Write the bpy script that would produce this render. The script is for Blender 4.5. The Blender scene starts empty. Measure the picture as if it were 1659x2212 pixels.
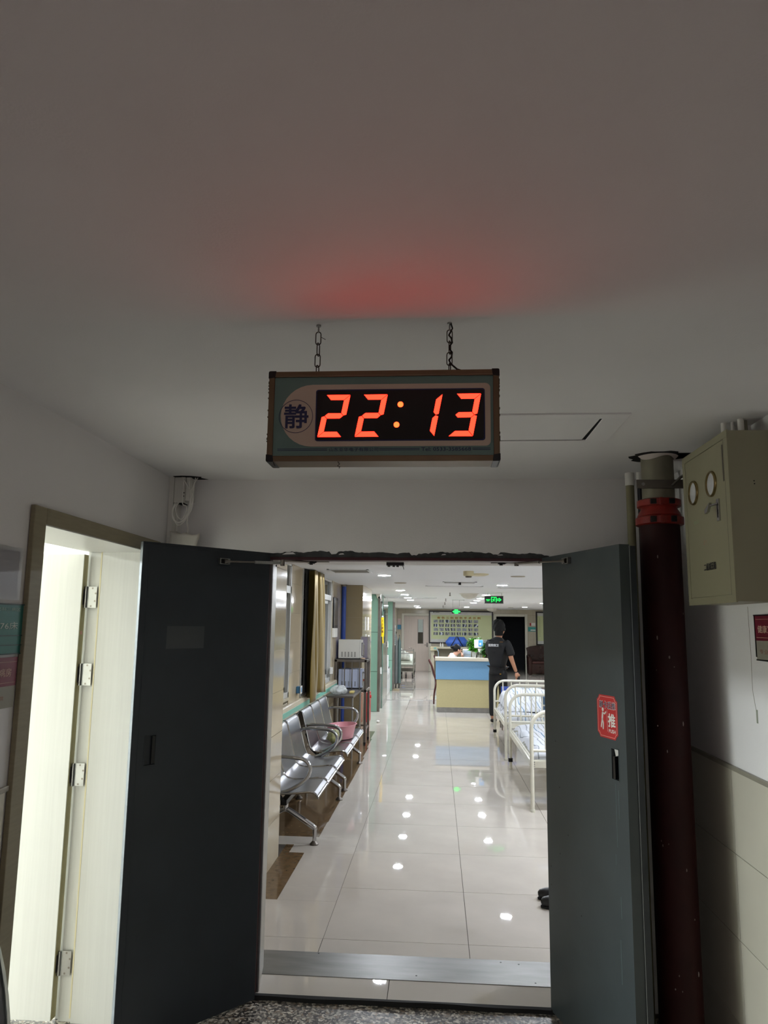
import bpy, bmesh, math, random
from mathutils import Vector, Matrix, Euler
random.seed(7)
S = bpy.context.scene
COL = S.collection
PI = math.pi

# ------------------------------------------------------------------ camera
cam_d = bpy.data.cameras.new('camera')
cam = bpy.data.objects.new('camera', cam_d)
COL.objects.link(cam)
PITCH, YAW, ROLL = .151832790, .0729511058, .0122267607
_f = Vector((-math.sin(YAW)*math.cos(PITCH), math.cos(YAW)*math.cos(PITCH), math.sin(PITCH)))
_r = Vector((math.cos(YAW), math.sin(YAW), 0))
_u = _r.cross(_f)
_c, _s = math.cos(ROLL), math.sin(ROLL)
_R, _U = _c*_r + _s*_u, -_s*_r + _c*_u
m = Matrix((( _R.x, _U.x, -_f.x, 0), (_R.y, _U.y, -_f.y, 0), (_R.z, _U.z, -_f.z, 1.718), (0, 0, 0, 1)))
cam.matrix_world = m
cam_d.sensor_fit = 'VERTICAL'
cam_d.sensor_height = 24
cam_d.lens = 1589.86/2212*24
cam_d.clip_start = .05
cam_d.clip_end = 200
S.camera = cam

# ------------------------------------------------------------------ world, exposure, hidden ward lamps, added lobby fill
w = bpy.data.worlds.new('night')
S.world = w
w.use_nodes = True
w.node_tree.nodes['Background'].inputs[0].default_value = (.5, .55, .65, 1)
w.node_tree.nodes['Background'].inputs[1].default_value = .02
S.view_settings.view_transform = 'Standard'
S.view_settings.look = 'None'
S.view_settings.gamma = 1
S.view_settings.use_curve_mapping = False
S.view_settings.exposure = 0.0
LAMP_STRENGTH = 560          # recessed corridor lamps
WARD_POWER = 540             # ceiling lights of the ward on the left
FILL_POWER = 27               # unseen fill lights added behind the camera to brighten the lobby
def area(name, loc, rot, size, power, color=(1, 1, 1), sy=None):
    d = bpy.data.lights.new(name, 'AREA')
    d.energy = power; d.color = color; d.size = size
    if sy: d.shape = 'RECTANGLE'; d.size_y = sy
    o = bpy.data.objects.new(name, d); COL.objects.link(o)
    o.location = loc; o.rotation_euler = rot
    return o
area('ward_ceiling_light', (-4.4, 3.15, 2.56), (0, 0, 0), .6, WARD_POWER, (.90, .98, 1), 1.2)
area('ward_ceiling_light', (-4.6, 1.0, 2.56), (0, 0, 0), .6, WARD_POWER*.10, (.90, .98, 1), 1.2)
area('lobby_fill_light', (-.1, -3.6, 2.40), (0, 0, 0), .6, FILL_POWER, (1, .93, .93), .6)  # added fill pair out of view, not fittings of the lobby
area('lobby_fill_light', (-.1, -6.2, 2.40), (math.radians(0), 0, 0), .6, FILL_POWER, (1, .93, .93), .6)
S.cycles.max_bounces = 10
S.cycles.diffuse_bounces = 6
S.cycles.sample_clamp_indirect = 6
S.cycles.blur_glossy = .5

# ------------------------------------------------------------------ helpers
def C(h):
    h = h.lstrip('#')
    v = [int(h[i:i+2], 16)/255 for i in (0, 2, 4)]
    return tuple(x/12.92 if x <= .04045 else ((x+.055)/1.055)**2.4 for x in v)
def mat(name, col, rough=.5, metal=0, var=.06, scale=8, bump=0, bscale=60, emit=0, spec=.5, trans=0, coat=0, alpha=1, aniso=None, ior=1.45):
    if isinstance(col, str): col = C(col)
    M = bpy.data.materials.new(name); M.use_nodes = True
    nt = M.node_tree; b = nt.nodes['Principled BSDF']
    b.inputs['Roughness'].default_value = rough
    b.inputs['Metallic'].default_value = metal
    b.inputs['Specular IOR Level'].default_value = spec
    b.inputs['Transmission Weight'].default_value = trans
    b.inputs['Coat Weight'].default_value = coat
    b.inputs['IOR'].default_value = ior
    b.inputs['Alpha'].default_value = alpha
    tc = nt.nodes.new('ShaderNodeTexCoord')
    n = nt.nodes.new('ShaderNodeTexNoise'); n.inputs['Scale'].default_value = scale; n.inputs['Detail'].default_value = 4
    src = tc.outputs['Object']
    if aniso:
        mp = nt.nodes.new('ShaderNodeMapping'); mp.inputs['Scale'].default_value = aniso
        nt.links.new(src, mp.inputs[0]); src = mp.outputs[0]
    nt.links.new(src, n.inputs['Vector'])
    r = nt.nodes.new('ShaderNodeValToRGB')
    r.color_ramp.elements[0].position = .3; r.color_ramp.elements[1].position = .7
    r.color_ramp.elements[0].color = (*[max(0, c*(1-var)) for c in col], 1)
    r.color_ramp.elements[1].color = (*[min(1, c*(1+var)) for c in col], 1)
    nt.links.new(n.outputs['Fac'], r.inputs[0]); nt.links.new(r.outputs[0], b.inputs['Base Color'])
    if emit:
        nt.links.new(r.outputs[0], b.inputs['Emission Color']); b.inputs['Emission Strength'].default_value = emit
    if bump:
        n2 = nt.nodes.new('ShaderNodeTexNoise'); n2.inputs['Scale'].default_value = bscale; n2.inputs['Detail'].default_value = 3
        nt.links.new(src, n2.inputs['Vector'])
        bp = nt.nodes.new('ShaderNodeBump'); bp.inputs['Strength'].default_value = bump; bp.inputs['Distance'].default_value = .004
        nt.links.new(n2.outputs['Fac'], bp.inputs['Height']); nt.links.new(bp.outputs[0], b.inputs['Normal'])
    return M

class MB:
    def __init__(s): s.v = []; s.f = []
    def add(s, vs, fs, T=None):
        k = len(s.v)
        s.v += [tuple(T @ Vector(p)) if T else tuple(p) for p in vs]
        s.f += [tuple(i+k for i in f) for f in fs]
        return s
    def box(s, x0, x1, y0, y1, z0, z1, T=None):
        vs = [(x, y, z) for x in (x0, x1) for y in (y0, y1) for z in (z0, z1)]
        return s.add(vs, [(0, 1, 3, 2), (4, 6, 7, 5), (0, 4, 5, 1), (2, 3, 7, 6), (0, 2, 6, 4), (1, 5, 7, 3)], T)
    def cyl(s, p0, p1, r0, r1=None, seg=14):
        return s.tube([p0, p1], [r0, r0 if r1 is None else r1], seg)
    def tube(s, pts, r, seg=10, closed=False):
        P = [Vector(p) for p in pts]; n = len(P)
        R = r if isinstance(r, (list, tuple)) else [r]*n
        k = len(s.v); prev = None
        for i, p in enumerate(P):
            if closed: d = P[(i+1) % n]-P[i-1]
            else: d = P[min(i+1, n-1)]-P[max(i-1, 0)]
            d.normalize()
            if prev is None:
                a = Vector((0, 0, 1)) if abs(d.z) < .9 else Vector((1, 0, 0))
                u = d.cross(a).normalized()
            else:
                u = (prev - d*prev.dot(d)).normalized()
            prev = u; q = d.cross(u)
            for j in range(seg):
                t = 2*PI*j/seg
                s.v.append(tuple(p + (u*math.cos(t)+q*math.sin(t))*R[i]))
        m = n if closed else n-1
        for i in range(m):
            for j in range(seg):
                a = k+i*seg+j; b = k+i*seg+(j+1) % seg; c = k+((i+1) % n)*seg+(j+1) % seg; d = k+((i+1) % n)*seg+j
                s.f.append((a, b, c, d))
        if not closed:
            s.f.append(tuple(k+j for j in range(seg))[::-1]); s.f.append(tuple(k+(n-1)*seg+j for j in range(seg)))
        return s
    def lathe(s, prof, o=(0, 0, 0), seg=24, axis='z', sx=1, sy=1, caps=True):
        k = len(s.v)
        for r, z in prof:
            for j in range(seg):
                t = 2*PI*j/seg; a, b = r*math.cos(t)*sx, r*math.sin(t)*sy
                p = (a, b, z) if axis == 'z' else ((z, a, b) if axis == 'x' else (a, z, b))
                s.v.append((p[0]+o[0], p[1]+o[1], p[2]+o[2]))
        for i in range(len(prof)-1):
            for j in range(seg):
                s.f.append((k+i*seg+j, k+i*seg+(j+1) % seg, k+(i+1)*seg+(j+1) % seg, k+(i+1)*seg+j))
        if caps: s.f.append(tuple(k+j for j in range(seg))[::-1]); s.f.append(tuple(k+(len(prof)-1)*seg+j for j in range(seg)))
        return s
    def prism(s, pts, o, u, v, d):
        """polygon pts (in u,v from o) extruded by vector d"""
        o, u, v, d = Vector(o), Vector(u), Vector(v), Vector(d)
        n = len(pts); k = len(s.v)
        for e in (Vector((0, 0, 0)), d):
            for a, b in pts: s.v.append(tuple(o+u*a+v*b+e))
        s.f.append(tuple(k+i for i in range(n))[::-1]); s.f.append(tuple(k+n+i for i in range(n)))
        for i in range(n): s.f.append((k+i, k+(i+1) % n, k+n+(i+1) % n, k+n+i))
        return s
    def ball(s, c, r, seg=14, rings=8, sc=(1, 1, 1)):
        prof = [(math.sin(PI*i/rings)*r+1e-4, -math.cos(PI*i/rings)*r*sc[2]) for i in range(rings+1)]
        return s.lathe(prof, c, seg, 'z', sc[0], sc[1])
    def grid(s, nx, ny, fn):
        k = len(s.v)
        for i in range(nx+1):
            for j in range(ny+1): s.v.append(tuple(fn(i/nx, j/ny)))
        for i in range(nx):
            for j in range(ny):
                a = k+i*(ny+1)+j; s.f.append((a, a+ny+1, a+ny+2, a+1))
        return s
    def build(s, name, M, parent=None, smooth=False, bevel=0, world=False, origin=None, label=None, kind=None, angle=40, split=False):
        me = bpy.data.meshes.new(name)
        me.from_pydata(s.v, [], s.f)
        bm = bmesh.new(); bm.from_mesh(me)
        bmesh.ops.recalc_face_normals(bm, faces=bm.faces)
        if split:
            bm.free(); return s._split(name, M, parent, smooth, bevel, world, label)
        if bevel:
            es = [e for e in bm.edges if len(e.link_faces) == 2 and e.calc_face_angle(0) > .5]
            bmesh.ops.bevel(bm, geom=es, offset=bevel, segments=2, profile=.6, affect='EDGES', clamp_overlap=True)
        bm.to_mesh(me); bm.free()
        if isinstance(M, (list, tuple)):
            for x in M: me.materials.append(x)
        else: me.materials.append(M)
        if smooth:
            me.shade_smooth(); me.set_sharp_from_angle(angle=math.radians(angle))
        o = bpy.data.objects.new(name, me); COL.objects.link(o)
        if origin is not None:
            me.transform(Matrix.Translation(-Vector(origin))); o.location = origin
        if parent is not None:
            o.parent = parent
            if world:
                r = parent
                while r.parent: r = r.parent
                me.transform((Matrix.Translation(r.location) @ r.rotation_euler.to_matrix().to_4x4()).inverted())
        if label: o['label'] = label
        if kind: o['kind'] = kind
        return o
def _split(s, name, M, parent, smooth, bevel, world, label):
    n = len(s.v); par = list(range(n))
    def find(a):
        while par[a] != a: par[a] = par[par[a]]; a = par[a]
        return a
    for f in s.f:
        for k in f[1:]: par[find(k)] = find(f[0])
    gr = {}
    for f in s.f: gr.setdefault(find(f[0]), []).append(f)
    out = None
    for fs in gr.values():
        ids = sorted({i for f in fs for i in f}); mp = {a: i for i, a in enumerate(ids)}
        q = MB(); q.v = [s.v[i] for i in ids]; q.f = [tuple(mp[i] for i in f) for f in fs]
        out = q.build(name, M, parent, smooth, bevel, world, label=label)
    return out
MB._split = _split
def tag(o, label=None, cat=None, group=None, kind=None):
    if label: o['label'] = label
    if cat: o['category'] = cat
    if group: o['group'] = group
    if kind: o['kind'] = kind
    return o
def thing(name, label, cat, loc=(0, 0, 0), rz=0, group=None):
    o = bpy.data.objects.new(name, None); COL.objects.link(o)
    o.location = loc; o.rotation_euler = (0, 0, rz); o.empty_display_size = .1
    return tag(o, label, cat, group)
def dup(root, loc, rz=0, label=None):
    def cp(o, par):
        c = o.copy(); COL.objects.link(c)
        if par: c.parent = par
        for ch in list(o.children): cp(ch, c)
        return c
    r = cp(root, None); r.location = loc; r.rotation_euler = (0, 0, rz)
    if label: r['label'] = label
    return r
def text(s, M, parent, o, u, v, width, height, name='lettering', depth=.0008, world=True, bold=0, space=1, label=None):
    """text s centred at o, reading along u with v up, squeezed into width x height"""
    cu = bpy.data.curves.new('t', 'FONT'); cu.body = s; cu.size = 1; cu.extrude = 0; cu.resolution_u = 2
    cu.space_character = space
    ob = bpy.data.objects.new('t', cu); COL.objects.link(ob)
    bpy.context.view_layer.update()
    me = bpy.data.meshes.new_from_object(ob.evaluated_get(bpy.context.evaluated_depsgraph_get()))
    bpy.data.objects.remove(ob)
    if not me.vertices:
        return None
    xs = [p.co.x for p in me.vertices]; ys = [p.co.y for p in me.vertices]
    cx, cy = (min(xs)+max(xs))/2, (min(ys)+max(ys))/2
    sx, sy = width/max(1e-6, max(xs)-min(xs)), height/max(1e-6, max(ys)-min(ys))
    u, v = Vector(u).normalized(), Vector(v).normalized(); n = u.cross(v)
    base = [(Vector(o)+u*((p.co.x-cx)*sx)+v*((p.co.y-cy)*sy)+n*depth) for p in me.vertices]
    fs = [tuple(p.vertices) for p in me.polygons]
    shifts = [(0, 0)] if not bold else [(a*bold*sx*.8, b*bold*sy*.8) for a, b in ((-1, -1), (1, -1), (-1, 1), (1, 1))]
    vs, ff = [], []
    for q, (a, b) in enumerate(shifts):
        k = len(vs); vs += [tuple(p+u*a+v*b+n*(q*2e-5)) for p in base]; ff += [tuple(x+k for x in f) for f in fs]
    me = bpy.data.meshes.new(name); me.from_pydata(vs, [], ff); me.update()
    me.materials.clear(); me.materials.append(M); me.name = name
    ob = bpy.data.objects.new(name, me); COL.objects.link(ob)
    if parent is not None:
        ob.parent = parent
        if world:
            r = parent
            while r.parent: r = r.parent
            me.transform((Matrix.Translation(r.location) @ r.rotation_euler.to_matrix().to_4x4()).inverted())
    if label: ob['label'] = label
    return ob
def arc(c, r, a0, a1, n, u, v):
    c, u, v = Vector(c), Vector(u), Vector(v)
    return [tuple(c+u*(r*math.cos(a0+(a1-a0)*i/n))+v*(r*math.sin(a0+(a1-a0)*i/n))) for i in range(n+1)]
def skin(name, joints, edges, M, parent, root=0, sub=2, kind=None, world=False):
    """joints: {key:(x,y,z,rx,ry)}; grown with a Skin modifier and baked to a mesh"""
    keys = list(joints); idx = {k: i for i, k in enumerate(keys)}
    me = bpy.data.meshes.new(name)
    me.from_pydata([joints[k][:3] for k in keys], [(idx[a], idx[b]) for a, b in edges], [])
    ob = bpy.data.objects.new(name, me); COL.objects.link(ob)
    sk = ob.modifiers.new('s', 'SKIN'); sk.use_smooth_shade = True
    lay = me.skin_vertices[0].data
    for k in keys:
        j = joints[k]; lay[idx[k]].radius = (j[3], j[4] if len(j) > 4 else j[3])
    for d in lay: d.use_root = False
    lay[root if isinstance(root, int) else idx[root]].use_root = True
    ss = ob.modifiers.new('u', 'SUBSURF'); ss.levels = sub; ss.render_levels = sub
    bpy.context.view_layer.update()
    m2 = bpy.data.meshes.new_from_object(ob.evaluated_get(bpy.context.evaluated_depsgraph_get()))
    bpy.data.objects.remove(ob)
    m2.materials.clear(); m2.materials.append(M); m2.name = name; m2.shade_smooth()
    o = bpy.data.objects.new(name, m2); COL.objects.link(o)
    if parent: o.parent = parent
    return o

# ------------------------------------------------------------------ materials
plaster = mat('painted_plaster', '#e9e8e9', .8, var=.025, scale=2, bump=.12, bscale=180)
plaster_wall = mat('wall_paint', '#e4e2e2', .75, var=.03, scale=1.5, bump=.15, bscale=150)
ceil_white = mat('ceiling_board', '#e6e8ea', .7, var=.01, scale=2)
ward_white = mat('ward_paint', '#f2f1ea', .7, var=.01)
tile_floor = mat('polished_tile', '#bdb6ad', .016, var=.05, scale=3, spec=.36)
tile_brown = mat('brown_tile', '#6b5740', .08, var=.22, scale=22, spec=.5)
grout_dark = mat('dark_grout', '#4a443d', .8)
grout_pale = mat('pale_grout', '#9c9484', .8)
tile_wall = mat('beige_wall_tile', '#b5a890', .10, var=.05, scale=2.5, spec=.55)
tile_wall_far = mat('far_wall_tile', '#b3ab98', .25, var=.04, scale=2)
tile_dado = mat('dado_tile', '#c6c1b2', .3, var=.04, scale=3)
steel = mat('brushed_steel', '#9a9a98', .34, 1, var=.1, scale=6, aniso=(2, 60, 2), bump=.05)
steel_dark = mat('dull_steel', '#77716b', .38, .9, var=.12)
chrome = mat('chrome', '#b8b8ba', .13, 1, var=.03)
perf = mat('perforated_steel', '#8d8e92', .30, .95, var=.05, scale=10)
charcoal = mat('charcoal_door_paint', '#272d33', .42, var=.12, scale=5, bump=.05, bscale=40)
charcoal_r = mat('grey_door_paint', '#3b4346', .42, var=.08, scale=5, bump=.05, bscale=40)
maroon = mat('maroon_frame_paint', '#3c0f16', .4, var=.15)
black = mat('black_plastic', '#0d0d0e', .35, var=.1)
black_rubber = mat('black_rubber', '#131313', .8, var=.1)
hole = mat('dark_void', '#050505', .95, var=.1)
door_cream = mat('cream_door_laminate', '#c5c5c1', .33, var=.03, scale=3, aniso=(30, 30, .6), bump=.05, bscale=8)
cream_edge = mat('olive_edge_band', '#a59c70', .5, var=.05)
casing_m = mat('casing_laminate', '#8b8269', .42, var=.08, scale=3, aniso=(3, 3, 30))
pipe_red = mat('dark_red_pipe_paint', '#2a0d0c', .62, spec=.25, var=.2, scale=9, bump=.1)
pipe_red2 = mat('red_coupling_paint', '#7e2018', .35, var=.2, scale=14)
pipe_grey = mat('galvanised_pipe', '#7f7b69', .5, .3, var=.15)
pipe_green = mat('yellowed_pipe', '#878264', .5, var=.15)
cabinet_m = mat('khaki_cabinet_paint', '#8f8b73', .42, var=.03, scale=3)
white_p = mat('white_plastic', '#dcdad4', .35, var=.03)
cream_p = mat('cream_plastic', '#cdc3a0', .45, var=.04)
white_metal = mat('cream_bed_enamel', '#d8d5c6', .25, var=.06, scale=12, coat=.2)
ink = mat('navy_ink', '#1d2450', .6); ink_black = mat('black_ink', '#15151a', .6)
ink_white = mat('white_ink', '#e9e6df', .6, var=.01)
ink_gold = mat('gold_ink', '#94651c', .6)
ink_cream = mat('cream_ink', '#d7b9a6', .6)
ink_green = mat('faded_green_ink', '#8fa88a', .7)
glass = mat('glass', (.85, .95, .9), .02, trans=1, var=0, ior=1.45)
glass_dark = mat('window_pane_night', '#3d423f', .06, var=.1, scale=1, spec=.6)
alu = mat('window_aluminium', '#b9b9b5', .35, .2, var=.04)
# ------------------------------------------------------------------ special materials
def terrazzo():
    M = mat('terrazzo', '#6f6a64', .35, var=.05); nt = M.node_tree; b = nt.nodes['Principled BSDF']
    tc = nt.nodes['Texture Coordinate']
    vo = nt.nodes.new('ShaderNodeTexVoronoi'); vo.inputs['Scale'].default_value = 95
    nt.links.new(tc.outputs['Object'], vo.inputs['Vector'])
    r = nt.nodes.new('ShaderNodeValToRGB'); r.color_ramp.interpolation = 'CONSTANT'
    e = r.color_ramp.elements
    e[0].position = 0; e[0].color = (*C('#2e2b29'), 1); e[1].position = .3; e[1].color = (*C('#7a736b'), 1)
    for p, c in ((.5, '#a79f94'), (.68, '#524c48'), (.8, '#c9c2b6'), (.92, '#7d6a58')):
        x = e.new(p); x.color = (*C(c), 1)
    sp = nt.nodes.new('ShaderNodeSeparateColor'); nt.links.new(vo.outputs['Color'], sp.inputs[0])
    nt.links.new(sp.outputs[0], r.inputs[0]); nt.links.new(r.outputs[0], b.inputs['Base Color'])
    return M
terrazzo_m = terrazzo()
def brick_tile(name, base, mortar, wd, ht, rough, off=(0, 0), plane='xy', ms=.004):
    M = mat(name, base, rough, var=.04, scale=3); nt = M.node_tree; b = nt.nodes['Principled BSDF']
    tc = nt.nodes['Texture Coordinate']
    sx = nt.nodes.new('ShaderNodeSeparateXYZ'); cx = nt.nodes.new('ShaderNodeCombineXYZ')
    nt.links.new(tc.outputs['Object'], sx.inputs[0])
    a, c = {'xy': (0, 1), 'yz': (1, 2), 'xz': (0, 2)}[plane]
    for i, (k, o) in enumerate(((a, off[0]), (c, off[1]))):
        ma = nt.nodes.new('ShaderNodeMath'); ma.operation = 'SUBTRACT'; ma.inputs[1].default_value = o
        nt.links.new(sx.outputs[k], ma.inputs[0]); nt.links.new(ma.outputs[0], cx.inputs[i])
    br = nt.nodes.new('ShaderNodeTexBrick'); br.offset = 0; br.inputs['Scale'].default_value = 1
    br.inputs['Brick Width'].default_value = wd; br.inputs['Row Height'].default_value = ht
    br.inputs['Mortar Size'].default_value = ms; br.inputs['Mortar Smooth'].default_value = 0
    br.inputs['Mortar'].default_value = (*C(mortar), 1)
    rp = nt.nodes['Color Ramp']
    nt.links.new(rp.outputs[0], br.inputs['Color1']); nt.links.new(rp.outputs[0], br.inputs['Color2'])
    nt.links.new(cx.outputs[0], br.inputs['Vector']); nt.links.new(br.outputs['Color'], b.inputs['Base Color'])
    return M
def stripes(name, cols, scale, axis=0, rough=.85, wob=.5):
    M = mat(name, '#ffffff', rough); nt = M.node_tree; b = nt.nodes['Principled BSDF']
    tc = nt.nodes['Texture Coordinate']; sx = nt.nodes.new('ShaderNodeSeparateXYZ'); nt.links.new(tc.outputs['Object'], sx.inputs[0])
    n = nt.nodes.new('ShaderNodeTexNoise'); n.inputs['Scale'].default_value = 2.2; nt.links.new(tc.outputs['Object'], n.inputs['Vector'])
    m1 = nt.nodes.new('ShaderNodeMath'); m1.operation = 'MULTIPLY_ADD'; m1.inputs[1].default_value = wob
    nt.links.new(n.outputs['Fac'], m1.inputs[0]); nt.links.new(sx.outputs[axis], m1.inputs[2])
    m2 = nt.nodes.new('ShaderNodeMath'); m2.operation = 'MULTIPLY'; m2.inputs[1].default_value = scale; nt.links.new(m1.outputs[0], m2.inputs[0])
    m3 = nt.nodes.new('ShaderNodeMath'); m3.operation = 'FRACT'; nt.links.new(m2.outputs[0], m3.inputs[0])
    r = nt.nodes.new('ShaderNodeValToRGB'); r.color_ramp.interpolation = 'CONSTANT'
    e = r.color_ramp.elements; e[0].position = 0; e[0].color = (*C(cols[0][1]), 1); e[1].position = cols[1][0]; e[1].color = (*C(cols[1][1]), 1)
    for p, c in cols[2:]:
        x = e.new(p); x.color = (*C(c), 1)
    nt.links.new(m3.outputs[0], r.inputs[0]); nt.links.new(r.outputs[0], b.inputs['Base Color'])
    return M

# ------------------------------------------------------------------ setting: corridor floor
Y0, X0, T = 4.341, -.6266, .8
CF = 2.33                      # corridor ceiling height
CN = 2.455                     # lobby ceiling height
floor = MB().box(-1.6, 2.6, 3.70, 15.54, -.03, -.0035).build('floor', grout_dark, kind='structure')
MB().box(2.6, 4.7, 4.16, 28.3, -.03, -.0002).box(-1.6, 2.6, 15.54, 28.3, -.03, -.0002).build('floor', brick_tile('polished_tile_far', '#bdb6ad', '#77706a', T, T, .02, (X0, Y0+.8*14)), kind='structure')
g = .0018
tcache = {}
def slab(name, x0, x1, y0, y1, M, parent, z=0, th=.0035, gap=g):
    key = (name, round(x1-x0, 3), round(y1-y0, 3), M.name)
    if key not in tcache:
        o = MB().box(gap, x1-x0-gap, gap, y1-y0-gap, -th, 0).build(name, M, parent); tcache[key] = o
    else:
        o = tcache[key].copy(); COL.objects.link(o); o.parent = parent
    o.location = (x0, y0, z); return o
rows = [4.165]+[Y0+T*i for i in range(15)]
for i in range(len(rows)-1):
    y0, y1 = rows[i], rows[i+1]
    for j in range(4):
        slab('tile', X0+T*j, X0+T*(j+1), y0, y1, tile_floor, floor)
    if y0 < 4.3: slab('tile', -1.18, X0, y0, y1, tile_floor, floor)
    elif y0 > 12.2: slab('tile', -1.52, X0, y0, y1, tile_floor, floor)
# edge column beside the brown border
edge = [(4.341, 4.89, -1.18), (4.89, 5.141, -1.003), (5.141, 5.855, -1.003), (5.855, 6.057, -1.12), (6.057, 6.28, -1.5), (6.28, 6.741, -.958),
        (6.741, 7.541, -.95), (7.541, 8.341, -.945), (8.341, 9.141, -.943), (9.141, 9.941, -.945), (9.941, 10.741, -.965), (10.741, 11.541, -.985), (11.541, 12.341, -1.005)]
for y0, y1, x in edge: slab('tile', x, X0, y0, y1, tile_floor, floor, gap=.0006)
for y0, y1, x in ((4.89, 5.37, -1.003), (5.37, 5.855, -1.003), (5.855, 6.057, -1.12)): slab('brown_tile', -1.18, x, y0, y1, tile_brown, floor, gap=.0006)
for y0, y1, x in edge[5:]: slab('brown_tile', -1.5, x, y0, y1, tile_brown, floor, gap=.0012)
# step in front: two narrow tiles, steel plate, black lip
slab('tile', -.90, -.23, 3.705, 3.90, tile_floor, floor); slab('tile', -.23, .60, 3.705, 3.90, tile_floor, floor)
o = MB().box(-.95, .62, 3.898, 4.165, -.001, .003).build('trim_1', mat('worn_steel_plate', '#7d7c7a', .38, .85, var=.14, scale=4, aniso=(1, 5, 1), bump=.05), kind='structure', bevel=.001)
o['label'] = 'brushed steel threshold plate across the double doorway'
for k, (x, y) in enumerate(((-.62, 4.15), (.33, 4.14), (.42, 4.125), (.48, 3.93), (-.1, 3.95))):
    MB().cyl((x, y, .002), (x, y, .0042), .006, .004, 8).build('screw', black, o)
bm_ = MB()
n = 60
bm_.grid(n, 2, lambda a, b: (-.86+a*1.46, 3.707-.022*(b > .4)+.003*math.sin(a*23)*(b > .4), (.001 if b < .9 else -.021)-.003*math.sin(a*9)*(b > .4)))
bm_.build('trim_2', black_rubber, kind='structure')
for y, z0 in ((17.45, .004), (20.5, .005)):
    MB().box(-1.23, -.05, y-.03, y+.03, 0, z0).build('trim_3', steel, kind='structure')
# lobby floor
MB().box(-1.37, 1.145, -7.5, 3.70, -.06, -.02).build('floor', terrazzo_m, kind='structure')
MB().box(-6.2, -1.37, -.5, 5.2, -.06, -.021).build('floor', terrazzo_m, kind='structure')

# ------------------------------------------------------------------ lobby shell
MB().box(-1.7, 1.5, -7.5, 3.72, CN, CN+.1).build('ceiling', plaster, kind='structure')
wl = MB()
for y0, y1, z0, z1 in ((-7.5, 2.40, -.06, 2.5), (2.40, 3.46, 2.07, 2.5), (3.46, 4.2, -.06, 2.5)):
    wl.box(-1.66, -1.37, y0, y1, z0, z1)
wl = wl.build('wall_left', plaster_wall, kind='structure')
wr = MB().box(1.145, 1.3, -7.5, 3.72, -.06, 2.5).build('wall_right', plaster_wall, kind='structure')
MB().box(-1.7, 1.3, -7.6, -7.5, -.06, 2.5).build('wall_back', plaster_wall, kind='structure')
# wall with the double doorway
wf = MB()
wf.box(-1.37, -.93, 3.705, 4.16, -.06, 2.5); wf.box(.60, 1.5, 3.705, 4.16, -.06, 2.5); wf.box(-.93, .60, 3.705, 4.16, 2.052, 2.5)
wf = wf.build('wall_front', plaster_wall, kind='structure')
MB().box(-1.5, -1.18, 4.16, 4.3, -.03, 2.5).box(1.3, 4.7, 4.0, 4.16, -.03, 2.5).build('wall_front', tile_wall_far, kind='structure')
# flaking dark paint above the frame: its own ragged outline
pts = [(-.86, 2.052)]
random.seed(3)
xs = [-.86+i*.012 for i in range(119)]
top = []
for i, x in enumerate(xs):
    h = 2.079+.004*math.sin(x*9)+.003*math.sin(x*41+1)+random.uniform(-.0025, .0025)
    if .28 < (x % .41) < .31: h -= .012
    if x > .52: h -= (x-.52)*.2
    top.append((x, h))
pts += top+[(xs[-1], 2.052)]
o = MB().prism(pts, (0, 3.7047, 0), (1, 0, 0), (0, 0, 1), (0, -.0015, 0)).build('trim_4', mat('exposed_dark_putty', '#3c3e3f', .8, var=.3, scale=25), kind='structure')
o['label'] = 'ragged dark strip of bare putty above the door frame'
for x, wd_, h in ((-.79, .07, .012), (-.50, .03, .008), (.02, .025, .007), (.30, .03, .006)):
    MB().prism([(0, 0), (wd_, .002), (wd_*.8, h), (wd_*.3, h*.8)], (x, 3.703, 2.066), (1, 0, 0), (0, 0, 1), (0, -.001, 0)).build('paint_flake', plaster_wall, wf)
# lobby dado tiles on both side walls (thin glazed tiles standing proud of the wall)
def dado(parent, x, sgn, ys):
    for r in range(4):
        z1 = 1.18-.31*r; z0 = max(-.02, z1-.31)
        for i in range(len(ys)-1):
            MB().box(min(x, x+sgn*.008), max(x, x+sgn*.008), ys[i]+.0012, ys[i+1]-.0012, z0+.0012, z1-.0012).build('tile', tile_dado, parent, bevel=.001)
dado(wr, 1.145, -1, [.06, .56, 1.06, 1.56, 2.06, 2.56, 3.06, 3.56])
dado(wl, -1.37, 1, [.36, .86, 1.36, 1.86, 2.345])
MB().box(1.131, 1.145, .06, 3.70, 1.18, 1.197).build('trim_5', mat('dado_cap', '#8f8a7c', .4), kind='structure', bevel=.003)
MB().box(-1.37, -1.358, .36, 2.36, 1.18, 1.197).build('trim_6', mat('dado_cap_left', '#a49f92', .4), kind='structure', bevel=.003)

# ceiling hatch
hx0, hx1, hy0, hy1 = -.22, .672, 2.525, 2.925
hs = tag(MB().box(0, 1, 0, 1, 0, .001).build('ceiling_hatch', hole, kind=None), 'square white access hatch in the lobby ceiling behind the clock', 'hatch')
hs.data.clear_geometry()
hb = bmesh.new(); bmesh.ops.create_cube(hb, size=1, matrix=Matrix.Translation(((hx0+hx1)/2-hx0, .2, CN-.0006)) @ Matrix.Diagonal((hx1-hx0-.02, .36, .001, 1))); hb.to_mesh(hs.data); hb.free()
hs.location = (hx0, hy0, 0)
F = MB(); L_, W_ = hx1-hx0, hy1-hy0
F.box(0, L_, 0, .055, CN-.006, CN); F.box(0, L_, W_-.03, W_, CN-.006, CN); F.box(0, .075, .055, W_-.03, CN-.006, CN); F.box(L_-.085, L_, .055, W_-.03, CN-.006, CN)
F.build('hatch_frame', ceil_white if False else plaster, hs, bevel=.0015)
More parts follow.
